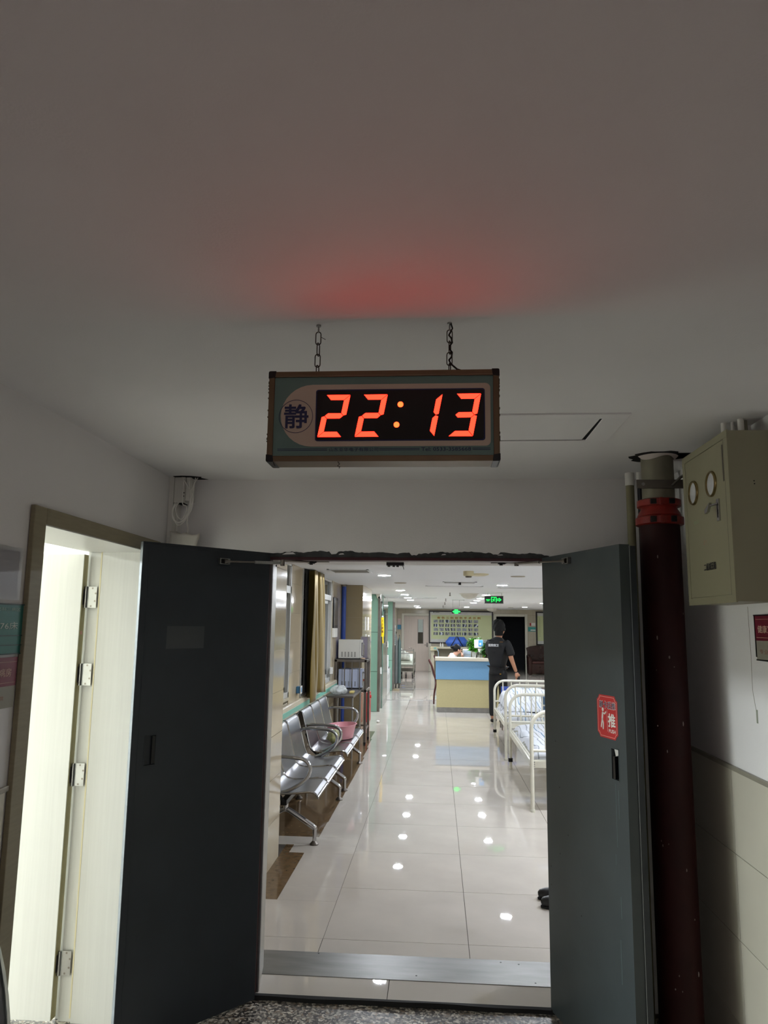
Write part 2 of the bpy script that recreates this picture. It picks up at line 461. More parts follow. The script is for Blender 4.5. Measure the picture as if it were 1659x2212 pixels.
P = MB(); P.prism([(.083, .058), (L_-.095, .062), (L_-.102, W_-.043), (.083, W_-.037)], (0, 0, CN-.004), (1, 0, 0), (0, 1, 0), (0, 0, .003))
P.build('hatch_panel', plaster, hs)

# ------------------------------------------------------------------ ward doorway on the left
d1 = MB()
lx0, lx1, ly0, ly1, lz = -1.66, -1.36, 2.435, 3.41, 2.045
d1.box(lx0, lx1, ly0-.02, ly0, -.02, lz+.02); d1.box(lx0, lx1, ly0, ly1, lz, lz+.02)
d1.box(-1.597, lx1, ly1, ly1+.02, -.02, lz); d1.box(lx0, -1.597, ly1+.012, ly1+.032, -.02, lz)
d1 = d1.build('door_1', door_cream, kind='structure'); d1['label'] = 'cream laminate lined doorway into the lit ward on the left'
cs = MB(); cs.box(-1.368, -1.35, 2.362, 2.437, -.02, 2.105); cs.box(-1.368, -1.35, 2.437, 3.50, 2.047, 2.105); cs.box(-1.368, -1.35, 3.41, 3.50, -.02, 2.047)
cs.build('casing', casing_m, d1, bevel=.003)
MB().box(-1.36, -1.352, 2.437, 3.41, 2.043, 2.047).build('casing_bead', door_cream, d1)
cs = MB(); cs.box(-1.68, -1.66, 2.36, 2.437, -.02, 2.105); cs.box(-1.68, -1.66, 3.44, 3.51, -.02, 2.105); cs.box(-1.68, -1.66, 2.437, 3.44, 2.047, 2.105)
cs.build('casing', door_cream, d1)
MB().box(-1.603, -1.597, ly1-.001, ly1+.012, 0, lz).build('seal_strip', cream_p, d1)
lf = MB().box(-2.50, -1.672, 3.380, 3.425, -.002, 2.032)
lf = lf.build('door_leaf', door_cream, d1, bevel=.002)
MB().box(-1.6725, -1.6705, 3.383, 3.422, 0, 2.03).build('edge_band', cream_edge, lf)
for hz in (1.83, 1.471, 1.022, .223):
    h = MB(); h.cyl((-1.662, 3.404, hz-.05), (-1.662, 3.404, hz+.05), .0075, seg=10)
    h.box(-1.654, -1.612, 3.4075, 3.4100, hz-.05, hz+.05); h = h.build('hinge', steel, d1, smooth=True)
    i = MB().box(-1.671, -1.6695, 3.388, 3.408, hz-.036, hz+.036).build('hinge_wing', steel_dark, h)
    sc_ = MB()
    for a, b in ((-1.633, .042), (-1.617, .018), (-1.619, -.018), (-1.637, -.042)):
        sc_.cyl((a, 3.4068, hz+b), (a, 3.4078, hz+b), .0045, .0038, 10)
    sc_.build('hinge_screw', steel_dark, h, split=True)
MB().box(-1.6705, -1.669, 3.389, 3.407, 1.655, 1.672).build('paper_label', mat('pinkish_label', '#c9988a', .6), lf)
# ward shell
ws = MB(); ws.box(-6.2, -1.66, 5.1, 5.2, -.06, 2.7); ws.box(-6.2, -6.1, -.5, 5.2, -.06, 2.7); ws.box(-6.2, -1.66, -.5, -.4, -.06, 2.7)
ws.build('wall_ward', ward_white, kind='structure')
MB().box(-6.2, -1.66, -.5, 5.2, 2.62, 2.7).build('ceiling', ward_white, kind='structure')
MB().box(-1.665, -1.66, -.4, 2.36, -.02, 2.62).box(-1.665, -1.66, 3.51, 5.1, -.02, 2.62).box(-1.665, -1.66, 2.36, 3.51, 2.11, 2.62).build('wall_ward', ward_white, kind='structure')

# ------------------------------------------------------------------ double door
dd = MB(); dd.box(-.90, .60, 3.700, 3.78, 2.038, 2.053); dd.box(-.885, -.850, 3.695, 3.76, -.02, 2.038); dd.box(.572, .60, 3.695, 3.76, -.02, 2.038)
dd = dd.build('door_2', maroon, kind='structure', bevel=.002); dd['label'] = 'dark red steel frame of the grey double door'
pp = MB(); pp.prism([(-.838, 3.725), (-.874, 3.975), (-.935, 3.975), (-.935, 3.725)], (0, 0, -.001), (1, 0, 0), (0, 1, 0), (0, 0, 2.045))
pp = pp.build('jamb_post', mat('pale_steel_jamb', '#a9a69c', .35, .35, var=.04), dd)
MB().prism([(-.838, 3.718), (-.836, 3.728), (-.86, 3.728), (-.86, 3.718)], (0, 0, 0), (1, 0, 0), (0, 1, 0), (0, 0, 2.04)).build('jamb_edge', steel, dd)
MB().cyl((-.853, 3.85, 2.02), (-.846, 3.85, 2.02), .006, seg=10).build('screw', steel_dark, pp)
MB().prism([(.538, 3.725), (.575, 3.975), (.62, 3.975), (.62, 3.725)], (0, 0, -.001), (1, 0, 0), (0, 1, 0), (0, 0, 2.045)).build('jamb_post', mat('pale_steel_jamb_right', '#a9a69c', .35, .35), dd)

def leaf(A, B, z0, z1, th, M, hu0, hu1, hz0, hz1, name, label, side):
    """leaf from hinge A to free end B; side = +1 when its thickness lies left of A->B"""
    A3, d = Vector((A[0], A[1], 0)), Vector((B[0]-A[0], B[1]-A[1], 0)); Ln = d.length; d.normalize()
    nb = Vector((-d.y, d.x, 0))*side
    Mx = Matrix(((d.x, nb.x, 0, A[0]), (d.y, nb.y, 0, A[1]), (0, 0, 1, 0), (0, 0, 0, 1)))
    q = MB()
    dp = th*.62
    q.box(0, Ln, dp, th, z0, z1, Mx)
    for u0, u1, a, b in ((0, hu0, z0, z1), (hu1, Ln, z0, z1), (hu0, hu1, z0, hz0), (hu0, hu1, hz1, z1)): q.box(u0, u1, 0, dp, a, b, Mx)
    root = thing(name, label, 'door', (A[0], A[1], -.02))
    q.build('door_panel', M, root, world=True)
    pk = MB(); t = .006
    pk.box(hu0, hu1, dp-.005, dp-.001, hz0, hz1, Mx)
    for u0, u1, a, b in ((hu0, hu0+.004, hz0, hz1), (hu1-.004, hu1, hz0, hz1), (hu0, hu1, hz0, hz0+.004), (hu0, hu1, hz1-.004, hz1)): pk.box(u0, u1, -.001, dp-.003, a, b, Mx)
    pk.build('handle_recess', M, root, world=True)
    return root, Mx, Ln, d, nb
LA, LB = (-.843, 3.668), (-1.292, 3.150)
RA, RB = (.520, 3.70), (.740, 3.050)
ll, LM, LL, Ld, Ln_ = leaf(LA, LB, -.008, 2.070, .024, charcoal, .570, .628, 1.105, 1.235, 'door_leaf', 'dark charcoal steel door leaf standing open beside the lit ward doorway', -1)
rl, RM, RL, Rd, Rn_ = leaf(RA, RB, -.008, 2.055, .046, charcoal_r, .575, .633, 1.112, 1.238, 'door_leaf', 'grey steel door leaf carrying a red push sticker', 1)
MB().box(0, LL, -.0015, 0, 2.057, 2.059, LM).box(LL-.03, LL-.028, -.0012, 0, 0, 2.05, LM).build('press_line', charcoal, ll, world=True)
MB().box(LL, LL+.002, .001, .022, 0, 2.068, LM).build('edge_strip', mat('ward_lit_edge', '#6d7378', .45, .3, var=.1, scale=20), ll, world=True)  # paler than the leaf: ward light on the free edge put into the colour
MB().box(.575, .590, -.0, .009, 1.112, 1.228, LM).build('latch_slot', black, ll, world=True)
MB().box(.36, .55, -.0008, 0, 1.60, 1.70, LM).build('pale_patch', mat('pale_patch_tone', '#404446', .32), ll, world=True)  # rectangle slightly paler and smoother than the leaf
MB().prism([(.578, 1.236), (.628, 1.236), (.605, 1.208), (.590, 1.204)], (RM @ Vector((0, .012, 0)))-Vector((0, 0, 0)), Rd, (0, 0, 1), Rn_*.004).build('recess_cover', white_p, rl, world=True, label='white folded scrap in the handle recess')
MB().box(.586, .602, .0, .021, 1.118, 1.205, RM).build('latch_slot', black, rl, world=True)
MB().box(RL-.03, RL+.001, .046, .076, -.005, 2.050, RM).build('rebate_strip', charcoal, rl, world=True, bevel=.002)
MB().box(RL-.002, RL+.003, .0445, .0475, -.005, 2.050, RM).build('edge_highlight', mat('painted_edge_highlight', '#8a9092', .4, .4), rl, world=True)  # pale bead standing in for the highlight along the leaf's back edge
random.seed(5)
wear = MB()
for u, z0, z1 in ((.60, .86, 1.10), (.62, .97, 1.08), (.585, .79, .83), (.612, .60, .68), (.60, .36, .52)):
    wear.box(u, u+.002, -.0005, 0, z0, z1, RM)
wear.build('paint_run', mat('pale_teal_drip', '#5f7274', .5), rl, world=True, split=True)
sc_ = MB()
for u, z in ((.10, 1.19), (.13, .99), (.20, .80), (.12, .70), (.3, .5), (.03, .62), (.03, .54)): sc_.cyl(RM @ Vector((u, .001, z)), RM @ Vector((u, -.0008, z)), .0035, seg=8)
sc_.build('paint_chip', black, rl, world=True, split=True)

# push sticker on the right leaf
st = thing('sticker', 'red rounded push sticker with white lettering and a pushing figure', 'sticker', tuple(RM @ Vector((.556, -.0005, 1.27))))
def plaque(w_, h_, r_):
    p = []
    for cx, cy, a in ((w_/2, h_/2, 0), (-w_/2, h_/2, 1), (-w_/2, -h_/2, 2), (w_/2, -h_/2, 3)):
        c0 = [(cx, cy-math.copysign(r_, cy)), (cx-math.copysign(r_*.45, cx), cy-math.copysign(r_*.75, cy)), (cx-math.copysign(r_*.8, cx), cy-math.copysign(r_*.35, cy)), (cx-math.copysign(r_, cx), cy)]
        if a in (1, 3): c0 = c0[::-1]
        p += c0
    return p
so, su, sn = RM @ Vector((.556, 0, 1.355)), Rd, -Rn_
Z = Vector((0, 0, 1))
MB().prism(plaque(.154, .172, .02), so, su, Z, sn*.0006).build('sticker_sheet', mat('sticker_red', '#c0282b', .4, var=.02), st, world=True)
a_, b_ = plaque(.142, .160, .018), plaque(.138, .156, .0175)
rim = MB()
for i in range(len(a_)):
    j = (i+1) % len(a_); rim.prism([a_[i], a_[j], b_[j], b_[i]], so+sn*.0006, su, Z, sn*.0003)
rim.build('border_line', mat('sticker_pink_line', '#e7a79c', .5), st, world=True)
text('刷卡后推', ink_white, st, so+su*.002+Z*.047+sn*.0003, su, Z, .122, .030, depth=.0004, bold=.035)
text('刷卡后推', ink, st, so+su*.002+Z*.047+sn*.0006, su, Z, .119, .027, depth=.0006, bold=.012, label='navy lettering')
text('推', ink_white, st, so+su*.033-Z*.012+sn*.0004, su, Z, .052, .052, depth=.0005, bold=.03)
text('PUSH', ink_white, st, so+su*.035-Z*.054+sn*.0004, su, Z, .050, .014, depth=.0005, bold=.02)
fg = MB(); o_ = so+sn*.0007
def bar2(p, q, r): 
    p, q = Vector((p[0], p[1])), Vector((q[0], q[1])); d = (q-p).normalized(); n_ = Vector((-d.y, d.x))*r
    fg.prism([tuple(p+n_), tuple(q+n_), tuple(q-n_), tuple(p-n_)], o_, su, Z, sn*.0005)
    for c in (p, q): fg.prism([(c.x+r*math.cos(t*PI/5), c.y+r*math.sin(t*PI/5)) for t in range(10)], o_, su, Z, sn*.0005)
fg.prism([(-.032+.0075*math.cos(t*PI/7), .026+.0075*math.sin(t*PI/7)) for t in range(14)], o_, su, Z, sn*.0005)
for p, q, r in (((-.034, .012), (-.038, -.014), .0055), ((-.034, .013), (-.018, .010), .003), ((-.018, .010), (-.010, .018), .003), ((-.038, -.014), (-.047, -.044), .0042), ((-.038, -.014), (-.030, -.028), .0042), ((-.030, -.028), (-.033, -.050), .004)): bar2(p, q, r)
bar2((.000, .026), (.000, -.058), .0006)
fg.build('push_figure', ink_white, st, world=True)

# door closer arms
def closer(shoe, elbow, brk, d, nrm, trk, label):
    t = thing('door_closer_arm', label, 'door closer', tuple(shoe))
    s = MB(); M3 = Matrix(((d[0], nrm[0], 0, shoe[0]), (d[1], nrm[1], 0, shoe[1]), (0, 0, 1, shoe[2]), (0, 0, 0, 1)))
    for u0, u1, a, b in ((-.028, .028, .011, .014), (-.028, .028, -.014, -.011), (-.028, -.022, -.014, .014), (.016, .028, -.014, .014)): s.box(u0, u1, .0005, .018, a, b, M3)
    s.build('shoe', steel, t, world=True, bevel=.001)
    MB().box(-.021, .015, .001, .010, -.010, .010, M3).build('shoe_core', black, t, world=True)
    p0 = Vector(shoe)+Vector((nrm[0], nrm[1], 0))*.012; p1 = Vector(elbow); mid = p0.lerp(p1, .52)
    MB().tube([p0, p0.lerp(p1, .12), mid], [.011, .0045, .004], 10).build('threaded_rod', steel_dark, t, smooth=True, world=True)
    r = MB(); r.tube([mid-(mid-p0)*.02, p1], .0075, 10); r.build('arm_sleeve', steel, t, smooth=True, world=True)
    MB().cyl(p1+Vector((0, 0, -.014)), p1+Vector((0, 0, .016)), .011, seg=14).build('pivot', steel_dark, t, smooth=True, world=True)
    MB().tube([p1+Vector((0, 0, .012)), Vector(brk)], .006, 8).build('fore_arm', steel_dark, t, smooth=True, world=True)
    b = MB(); x, y, z = brk; b.box(x-.016, x+.016, y-.018, y+.018, z-.008, z+.006); b.cyl((x, y, z-.014), (x, y, z+.008), .009, seg=10)
    b.cyl((x+.012, y-.01, z-.006), (x+.03, y-.012, z+.002), .005, seg=8); b.build('bracket', black, t, world=True)
    MB().box(*trk, 2.040, 2.052).build('track', steel_dark, t, world=True, bevel=.001)
P_ = LM @ Vector((.275, 0, 2.008))
closer(P_, (-.768, 3.62, 2.015), (-.655, 3.80, 2.036), (-Ld.x, -Ld.y), (-Ln_.x, -Ln_.y), (-.80, -.57, 3.83, 3.87), 'grey closer arm folded from the dark charcoal door leaf to the door head')
P_ = RM @ Vector((.262, 0, 2.020))
closer(P_, (.405, 3.80, 2.036), (.33, 3.84, 2.042), (-Rd.x, -Rd.y), (-Rn_.x, -Rn_.y), (.28, .50, 3.845, 3.885), 'closer arm reaching from the grey door leaf with the red sticker')
# strike hardware under the door head
o = thing('door_bolt_keeper', 'small black bolt keeper hanging under the middle of the door head', 'door hardware', (-.22, 3.84, 2.03))
b = MB(); b.box(-.262, -.172, 3.80, 3.86, 2.022, 2.0385); b.build('keeper_plate', black, o, world=True)
b = MB()
for x in (-.25, -.225, -.205): b.cyl((x, 3.82, 2.015), (x, 3.82, 2.023), .007, seg=8)
b.tube([(-.18, 3.82, 2.023), (-.174, 3.82, 2.012), (-.172, 3.82, 2.002)], .0018, 6); b.build('keeper_screw', black, o, world=True, split=True)
# ------------------------------------------------------------------ LED clock
ck = thing('led_wall_clock', 'hanging rectangular LED clock sign showing 22:13 in red digits', 'clock', (-.131, 1.735, 2.10))
cx0, cx1, cz0, cz1, cy = -.409, .147, 2.101, 2.325, 1.700
def rrect(x0, x1, z0, z1, r, n=5, rl=None):
    rl = r if rl is None else rl; p = []
    for (a, b, q, rr) in ((x1, z1, 0, r), (x0, z1, 1, rl), (x0, z0, 2, rl), (x1, z0, 3, r)):
        sx = 1 if q in (0, 3) else -1; sz = 1 if q in (0, 1) else -1
        for i in range(n+1):
            t = (q+i/n)*PI/2; p.append((a-sx*rr+rr*math.cos(t), b-sz*rr+rr*math.sin(t)))
    return p
MB().prism(rrect(cx0+.004, cx1-.004, cz0+.004, cz1-.004, .010), (0, cy+.006, 0), (1, 0, 0), (0, 0, 1), (0, .062, 0)).build('housing', mat('clock_housing', '#4a443b', .45, .4), ck, world=True)
bronze = mat('bronze_anodised', '#6d5c46', .4, .5, var=.12)
fr = MB(); t_ = .014
fr.box(cx0+.012, cx1-.012, cy, cy+.07, cz1-t_, cz1); fr.box(cx0+.012, cx1-.012, cy, cy+.07, cz0, cz0+t_)
fr.box(cx0, cx0+t_, cy, cy+.07, cz0+.012, cz1-.012); fr.box(cx1-t_, cx1, cy, cy+.07, cz0+.012, cz1-.012)
fr.build('frame', bronze, ck, bevel=.002, world=True)
for x, z in ((cx0, cz0), (cx0, cz1), (cx1, cz0), (cx1, cz1)):
    sx = 1 if x < 0 else -1; sz = 1 if z < 2.2 else -1
    MB().prism([(0, .004*sz), (.001*sx, .001*sz), (.004*sx, 0), (.018*sx, 0), (.018*sx, .004*sz), (.016*sx, .016*sz), (.004*sx, .018*sz), (0, .018*sz)], (x-.001*sx, cy-.001, z-.001*sz), (1, 0, 0), (0, 0, 1), (0, .072, 0)).build('corner_cap', black, ck, world=True)
def flat(pts, y, M, name, th=.0008, par=ck): return MB().prism(pts, (0, y, 0), (1, 0, 0), (0, 0, 1), (0, -th, 0)).build(name, M, par, world=True)
flat(rrect(cx0+.012, cx1-.012, cz0+.012, cz1-.012, .002), cy+.006, mat('teal_face', '#64817b', .5, var=.03), 'face_panel')
flat(rrect(-.378, .126, 2.138, 2.292, .012, 8, .0768), cy+.005, mat('cream_face', '#bdb09e', .5, var=.03), 'cream_field')
flat(rrect(-.293, .113, 2.151, 2.279, .006), cy+.004, ink, 'display_border', .0006)
disp = flat(rrect(-.290, .110, 2.154, 2.276, .005), cy+.0034, mat('display_filter', '#0c0406', .12, spec=.6, var=.1), 'display_window')
led = mat('red_led', (1, .011, .0045), .5, emit=13, var=.0, scale=200)
def seg7(ox, on, name):
    """slanted seven-segment digit, ox = left foot; cell .078 wide, z 2.161..2.265"""
    zb, zt = 2.161, 2.265; zm = (zb+zt)/2; wd = .058; tk = .0125; sl = .020/(zt-zb); gp = .0011
    S_ = lambda x, z: (ox+x+(z-zb)*sl, z)
    root = None
    P = {'a': [(gp, zt), (wd-gp, zt), (wd-tk-gp, zt-tk), (tk+gp, zt-tk)],
         'd': [(tk+gp, zb+tk), (wd-tk-gp, zb+tk), (wd-gp, zb), (gp, zb)],
         'b': [(wd, zt-gp), (wd, zm+gp+.002), (wd-tk*.5, zm+gp), (wd-tk, zm+tk*.5+gp), (wd-tk, zt-tk-gp)],
         'c': [(wd, zb+gp), (wd, zm-gp-.002), (wd-tk*.5, zm-gp), (wd-tk, zm-tk*.5-gp), (wd-tk, zb+tk+gp)],
         'e': [(0, zb+gp), (0, zm-gp-.002), (tk*.5, zm-gp), (tk, zm-tk*.5-gp), (tk, zb+tk+gp)],
         'f': [(0, zt-gp), (0, zm+gp+.002), (tk*.5, zm+gp), (tk, zm+tk*.5+gp), (tk, zt-tk-gp)],
         'g': [(tk*.5+gp, zm), (tk+gp, zm+tk*.5), (wd-tk-gp, zm+tk*.5), (wd-tk*.5-gp, zm), (wd-tk-gp, zm-tk*.5), (tk+gp, zm-tk*.5)]}
    q = MB()
    for k in on: q.prism([S_(*p) for p in P[k]], (0, cy+.0026, 0), (1, 0, 0), (0, 0, 1), (0, -.001, 0))
    return q.build(name, led, ck, world=True)
seg7(-.287, 'abged', 'led_digit'); seg7(-.197, 'abged', 'led_digit'); seg7(-.0655, 'bc', 'led_digit'); seg7(.026, 'abgcd', 'led_digit')
for x, z in ((-.088, 2.240), (-.097, 2.190)):
    MB().cyl((x, cy+.0026, z), (x, cy+.0012, z), .0068, seg=18).build('led_dot', mat('orange_led', (1, .03, .006), .5, emit=13, var=0) if z > 2.2 else bpy.data.materials['orange_led'], ck, world=True)
navy = mat('navy_print', '#262c52', .6)
q = MB()
for i in range(40):
    t0, t1 = 2*PI*i/40, 2*PI*(i+1)/40
    q.prism([(-.341+r*math.cos(t), 2.213+r*math.sin(t)) for r, t in ((.0415, t0), (.0415, t1), (.0402, t1), (.0402, t0))], (0, cy+.0042, 0), (1, 0, 0), (0, 0, 1), (0, -.0004, 0))
q.build('printed_ring', navy, ck, world=True)
text('静', navy, ck, (-.340, cy+.0040, 2.213), (1, 0, 0), (0, 0, 1), .058, .058, bold=.02)
text('山东亚华电子有限公司', navy, ck, (-.199, cy+.005, 2.1305), (1, 0, 0), (0, 0, 1), .118, .0088, bold=.01)
text('Tel: 0533-3585668', navy, ck, (.021, cy+.005, 2.1305), (1, 0, 0), (0, 0, 1), .117, .0088, bold=.01)
q = MB()
for x0, x1 in ((-.384, -.263), (-.138, -.042), (.083, .125)):
    for z in (2.1282, 2.1318): q.box(x0, x1, cy+.0048, cy+.0054, z, z+.0014)
q.build('printed_line', navy, ck, world=True, split=True)
random.seed(11)
q = MB()
for i in range(34):
    x = random.uniform(cx0+.02, cx1-.02); q.box(x, x+random.uniform(.002, .006), cy+.01, cy+.05, cz1-.0005, cz1+random.uniform(.0006, .003))
for i in range(14):
    z = random.uniform(cz0+.02, cz1-.02); q.box(cx1-.001, cx1+.0012, cy+.001, cy+.01, z, z+.004); q.box(cx0-.0012, cx0+.001, cy+.001, cy+.01, z, z+.003)
tag(q.build('dust', mat('grey_dust', '#2d2925', .95), ck, world=True), kind='stuff')
# hanging chains, each link a part
def chain(x, kinds, label, n=5, w_=0.0085):
    t = thing('hanging_chain', label, 'chain', (x, 1.7295, 2.325), 0, None)
    z = CN-.018; L = .0335; rust = mat('rusty_chain', '#3a3028', .7, .4, var=.3, scale=90)
    k = 0
    while z > 2.335:
        L2 = min(L, z-2.318)
        u = Vector((1, 0, 0)) if k % 2 == 0 else Vector((.35, 1, 0)).normalized()
        c = Vector((x+.0006*math.sin(k*2.1), 1.7295, z-L2/2)); h = L2/2-w_*.75
        pts = [c+Vector((0, 0, h))+u*w_*.75*math.cos(a)+Vector((0, 0, w_*.75*math.sin(a))) for a in [PI*i/6 for i in range(7)]]
        pts += [c-Vector((0, 0, h))-u*w_*.75*math.cos(a)-Vector((0, 0, w_*.75*math.sin(a))) for a in [PI*i/6 for i in range(7)]]
        MB().tube(pts, .00135, 6, closed=True).build('chain_link', rust, t, smooth=True, world=True); z -= L2-.0045; k += 1
    h = MB(); h.cyl((x, 1.7295, CN), (x, 1.7295, CN-.004), .006, seg=12); h.cyl((x, 1.7295, CN-.003), (x, 1.7295, CN-.020), .0022, seg=8)
    h.build('ceiling_hook', steel, t, world=True)
    return t, rust
c1, rust = chain(-.2955, 0, 'left hanging chain of the clock, bare rusty links')
MB().tube([(-.290, 1.7295, 2.425), (-.284, 1.728, 2.420), (-.277, 1.727, 2.416)], .0007, 5).build('wire_end', rust, c1, world=True)
c2, rust2 = chain(.030, 0, 'right hanging chain of the clock with a black cable wound through it')
random.seed(2)
p = [Vector((.033, 1.724, CN-.003))]
for i in range(11):
    a = i*1.7; p.append(Vector((.0325+.0045*math.cos(a), 1.7295+.0045*math.sin(a), CN-.014-i*.009)))
p += [Vector((.037, 1.727, 2.345)), Vector((.048, 1.727, 2.335)), Vector((.060, 1.727, 2.331)), Vector((.064, 1.729, 2.3245))]
MB().tube(p, .0022, 6).build('power_cable', mat('dusty_cable', '#1f1b18', .85, var=.3, scale=120, bump=.5), c2, smooth=True, world=True)
q = MB()
q.tube([(-.392, 1.703, 2.101), (-.390, 1.702, 2.094), (-.387, 1.702, 2.091)], .0008, 5)
q.tube([(-.236, 1.703, 2.1005), (-.232, 1.702, 2.094), (-.237, 1.702, 2.090), (-.231, 1.702, 2.088), (-.233, 1.702, 2.084)], .0011, 5)
tag(q.build('cobweb_thread', rust, ck, world=True), kind='stuff')

# ------------------------------------------------------------------ regulator cabinet on the right wall
cb = thing('gas_regulator_cabinet', 'khaki metal pressure cabinet with two round gauges on the right wall', 'cabinet', (1.07, 2.77, 1.805))
X_, ya, yb, za, zb = .992, 2.540, 3.004, 1.806, 2.398
MB().box(X_+.004, 1.144, ya+.002, yb-.002, za+.003, zb-.003).build('cabinet_body', cabinet_m, cb, bevel=.002, world=True)
q = MB(); q.box(X_, X_+.006, ya, yb, zb-.026, zb); q.box(X_, X_+.006, ya, yb, za, za+.026); q.box(X_, X_+.006, ya, ya+.034, za+.026, zb-.026); q.box(X_, X_+.006, yb-.030, yb, za+.026, zb-.026)
q.build('front_frame', cabinet_m, cb, bevel=.001, world=True)
dr = MB().box(X_+.0005, X_+.005, ya+.0365, yb-.032, za+.028, zb-.028).build('cabinet_door', cabinet_m, cb, bevel=.0008, world=True)
MB().box(X_+.0006, X_+.0042, ya+.0335, ya+.0370, za+.026, zb-.026).build('door_gap', black, cb, world=True)
MB().box(X_-.001, X_+.002, ya+.041, ya+.049, 2.225, zb-.045).build('hinge_slot', steel_dark, dr, world=True)
for y, z, r in ((2.884, 2.236, .0475), (2.698, 2.236, .0475)):
    ggp = MB(); ggp.lathe([(r, X_+.001), (r, X_-.005), (r-.002, X_-.008), (r-.006, X_-.008), (r-.007, X_-.001)], (0, y, z), 32, 'x', caps=False)
    ggr = ggp.build('gauge_bezel', mat('brass_bezel', '#9a8a5c', .25, .9) if y > 2.8 else bpy.data.materials['brass_bezel'], dr, smooth=True, world=True)
    MB().lathe([(r-.007, X_-.0018), (.001, X_-.0034)], (0, y, z), 28, 'x').build('gauge_glass', mat('gauge_glass', '#c6c8cc', .2, spec=.8, var=.15, scale=18) if y > 2.8 else bpy.data.materials['gauge_glass'], ggr, world=True, smooth=True)
h = MB().box(X_-.006, X_+.001, 2.632, 2.652, 2.093, 2.172).build('lock_plate', chrome, dr, bevel=.001, world=True)
MB().box(X_-.0068, X_-.004, 2.639, 2.645, 2.105, 2.158).build('lock_slot', black, h, world=True)
q = MB(); q.box(X_-.034, X_-.004, 2.637, 2.648, 2.148, 2.156); q.box(X_-.040, X_-.030, 2.634, 2.688, 2.128, 2.158)
q = MB(); q.tube([(X_-.003, 2.642, 2.155), (X_-.03, 2.650, 2.148)], .004, 8); q.prism([(2.640, .158), (2.662, .150), (2.690, .139), (2.688, .124), (2.664, .128)], (X_-.034, 0, 2.0), (0, 1, 0), (0, 0, 1), (.009, 0, 0))
q.build('swing_handle', chrome, h, world=True)
U_ = (0, -1, 0)
text('二级减压箱', ink_black, dr, (X_-.0002, 2.757, 1.942), U_, (0, 0, 1), .118, .027, bold=.03)
text('氧气', mat('faded_red_ink', '#a58a78', .7), dr, (X_-.0002, 2.79, 2.033), U_, (0, 0, 1), .036, .020)
text('进口压力', ink_green, dr, (X_-.0002, 2.872, 2.120), U_, (0, 0, 1), .056, .014)
text('出口压力', ink_green, dr, (X_-.0002, 2.70, 2.158), U_, (0, 0, 1), .056, .014)
for x, z in ((1.075, 2.217), (1.076, 2.207)): MB().cyl((x, ya+.0025, z), (x, ya+.0012, z), .0022, seg=8).build('drill_hole', hole, cb, world=True)
# small pipes between cabinet and ceiling
pl = thing('small_pipe_cluster', 'short white pipes rising from the khaki cabinet into the ceiling', 'pipes', (1.08, 2.65, zb))
for i, (x, y, r) in enumerate(((1.035, 2.67, .0095), (1.062, 2.66, .006), (1.075, 2.62, .011), (1.098, 2.64, .008))):
    MB().cyl((x, y, zb-.003), (x, y, CN), r, seg=12).build('pipe', white_p if i != 3 else pipe_grey, pl, smooth=True, world=True)
MB().box(1.085, 1.143, 2.70, 2.705, 2.40, CN).build('cover_plate', white_p, pl, world=True)

# ------------------------------------------------------------------ riser pipes
rp = thing('riser_pipe', 'thick dark red riser pipe with bright red clamp collars', 'pipe', (.95, 3.205, -.02))
px, py = .952, 3.205
MB().lathe([(.082, -.02), (.082, 2.150)], (px, py, 0), 36).build('red_pipe', pipe_red, rp, smooth=True, world=True)
MB().lathe([(.067, 2.150), (.067, CN)], (px, py, 0), 32).build('grey_pipe', pipe_grey, rp, smooth=True, world=True)
for z0, z1, r in ((2.150, 2.187, .098), (2.228, 2.262, .090)):
    c = MB().lathe([(r-.008, z0), (r, z0+.004), (r, z1-.004), (r-.008, z1)], (px, py, 0), 36).build('coupling_clamp', pipe_red2, rp, smooth=True, world=True)
    q = MB()
    for a in (-2.1, -1.25): q.box(px+math.cos(a)*r-.012, px+math.cos(a)*r+.012, py+math.sin(a)*r-.008, py+math.sin(a)*r+.004, z0+.006, z1-.006)
    q.build('clamp_bolt', black, c, world=True, bevel=.002, split=True)
    MB().box(px-.022, px-.010, py-r-.007, py-r+.02, z0+.002, z1-.002).build('clamp_lug', pipe_red2, c, world=True, bevel=.002)
MB().lathe([(.086, 2.186), (.090, 2.192), (.084, 2.205), (.074, 2.222), (.074, 2.23)], (px, py, 0), 32).build('reducer', pipe_red2, rp, smooth=True, world=True)
q = MB()
random.seed(8)
for i in range(18):
    a = random.uniform(-2.5, -.7); z = random.choice([random.uniform(.3, .9), random.uniform(1.2, 2.1)])
    q.ball((px+math.cos(a)*.0815, py+math.sin(a)*.0815, z), random.uniform(.0015, .004), 6, 4, (1, .5, random.uniform(1, 3)))
q.build('paint_spatter', mat('pale_spatter', '#8a7f7a', .7), rp, world=True)
MB().prism([(-.10+.02*math.sin(i*1.3)+.0, 0) if False else (.112*math.cos(i*PI/12)*(1+.12*math.sin(i*2.3)), .105*math.sin(i*PI/12)*(1+.1*math.sin(i*1.7))) for i in range(24)], (px, py, CN-.0022), (1, 0, 0), (0, 1, 0), (0, 0, .002)).build('ceiling_gap', hole, rp, world=True)
q = MB(); q.grid(20, 3, lambda a, b: (px+(.070+.018*b)*math.cos(-2.9+a*2.6), py+(.070+.018*b)*math.sin(-2.9+a*2.6), CN-.004-.020*(1-b)*(.6+.4*math.sin(a*7))))
q.build('paper_collar', mat('plaster_collar', '#c9bfb9', .8), rp, smooth=True, world=True)
MB().box(px+.06, 1.14, py-.07, py+.03, CN-.0022, CN-.0004).build('ceiling_gap', hole, rp, world=True)
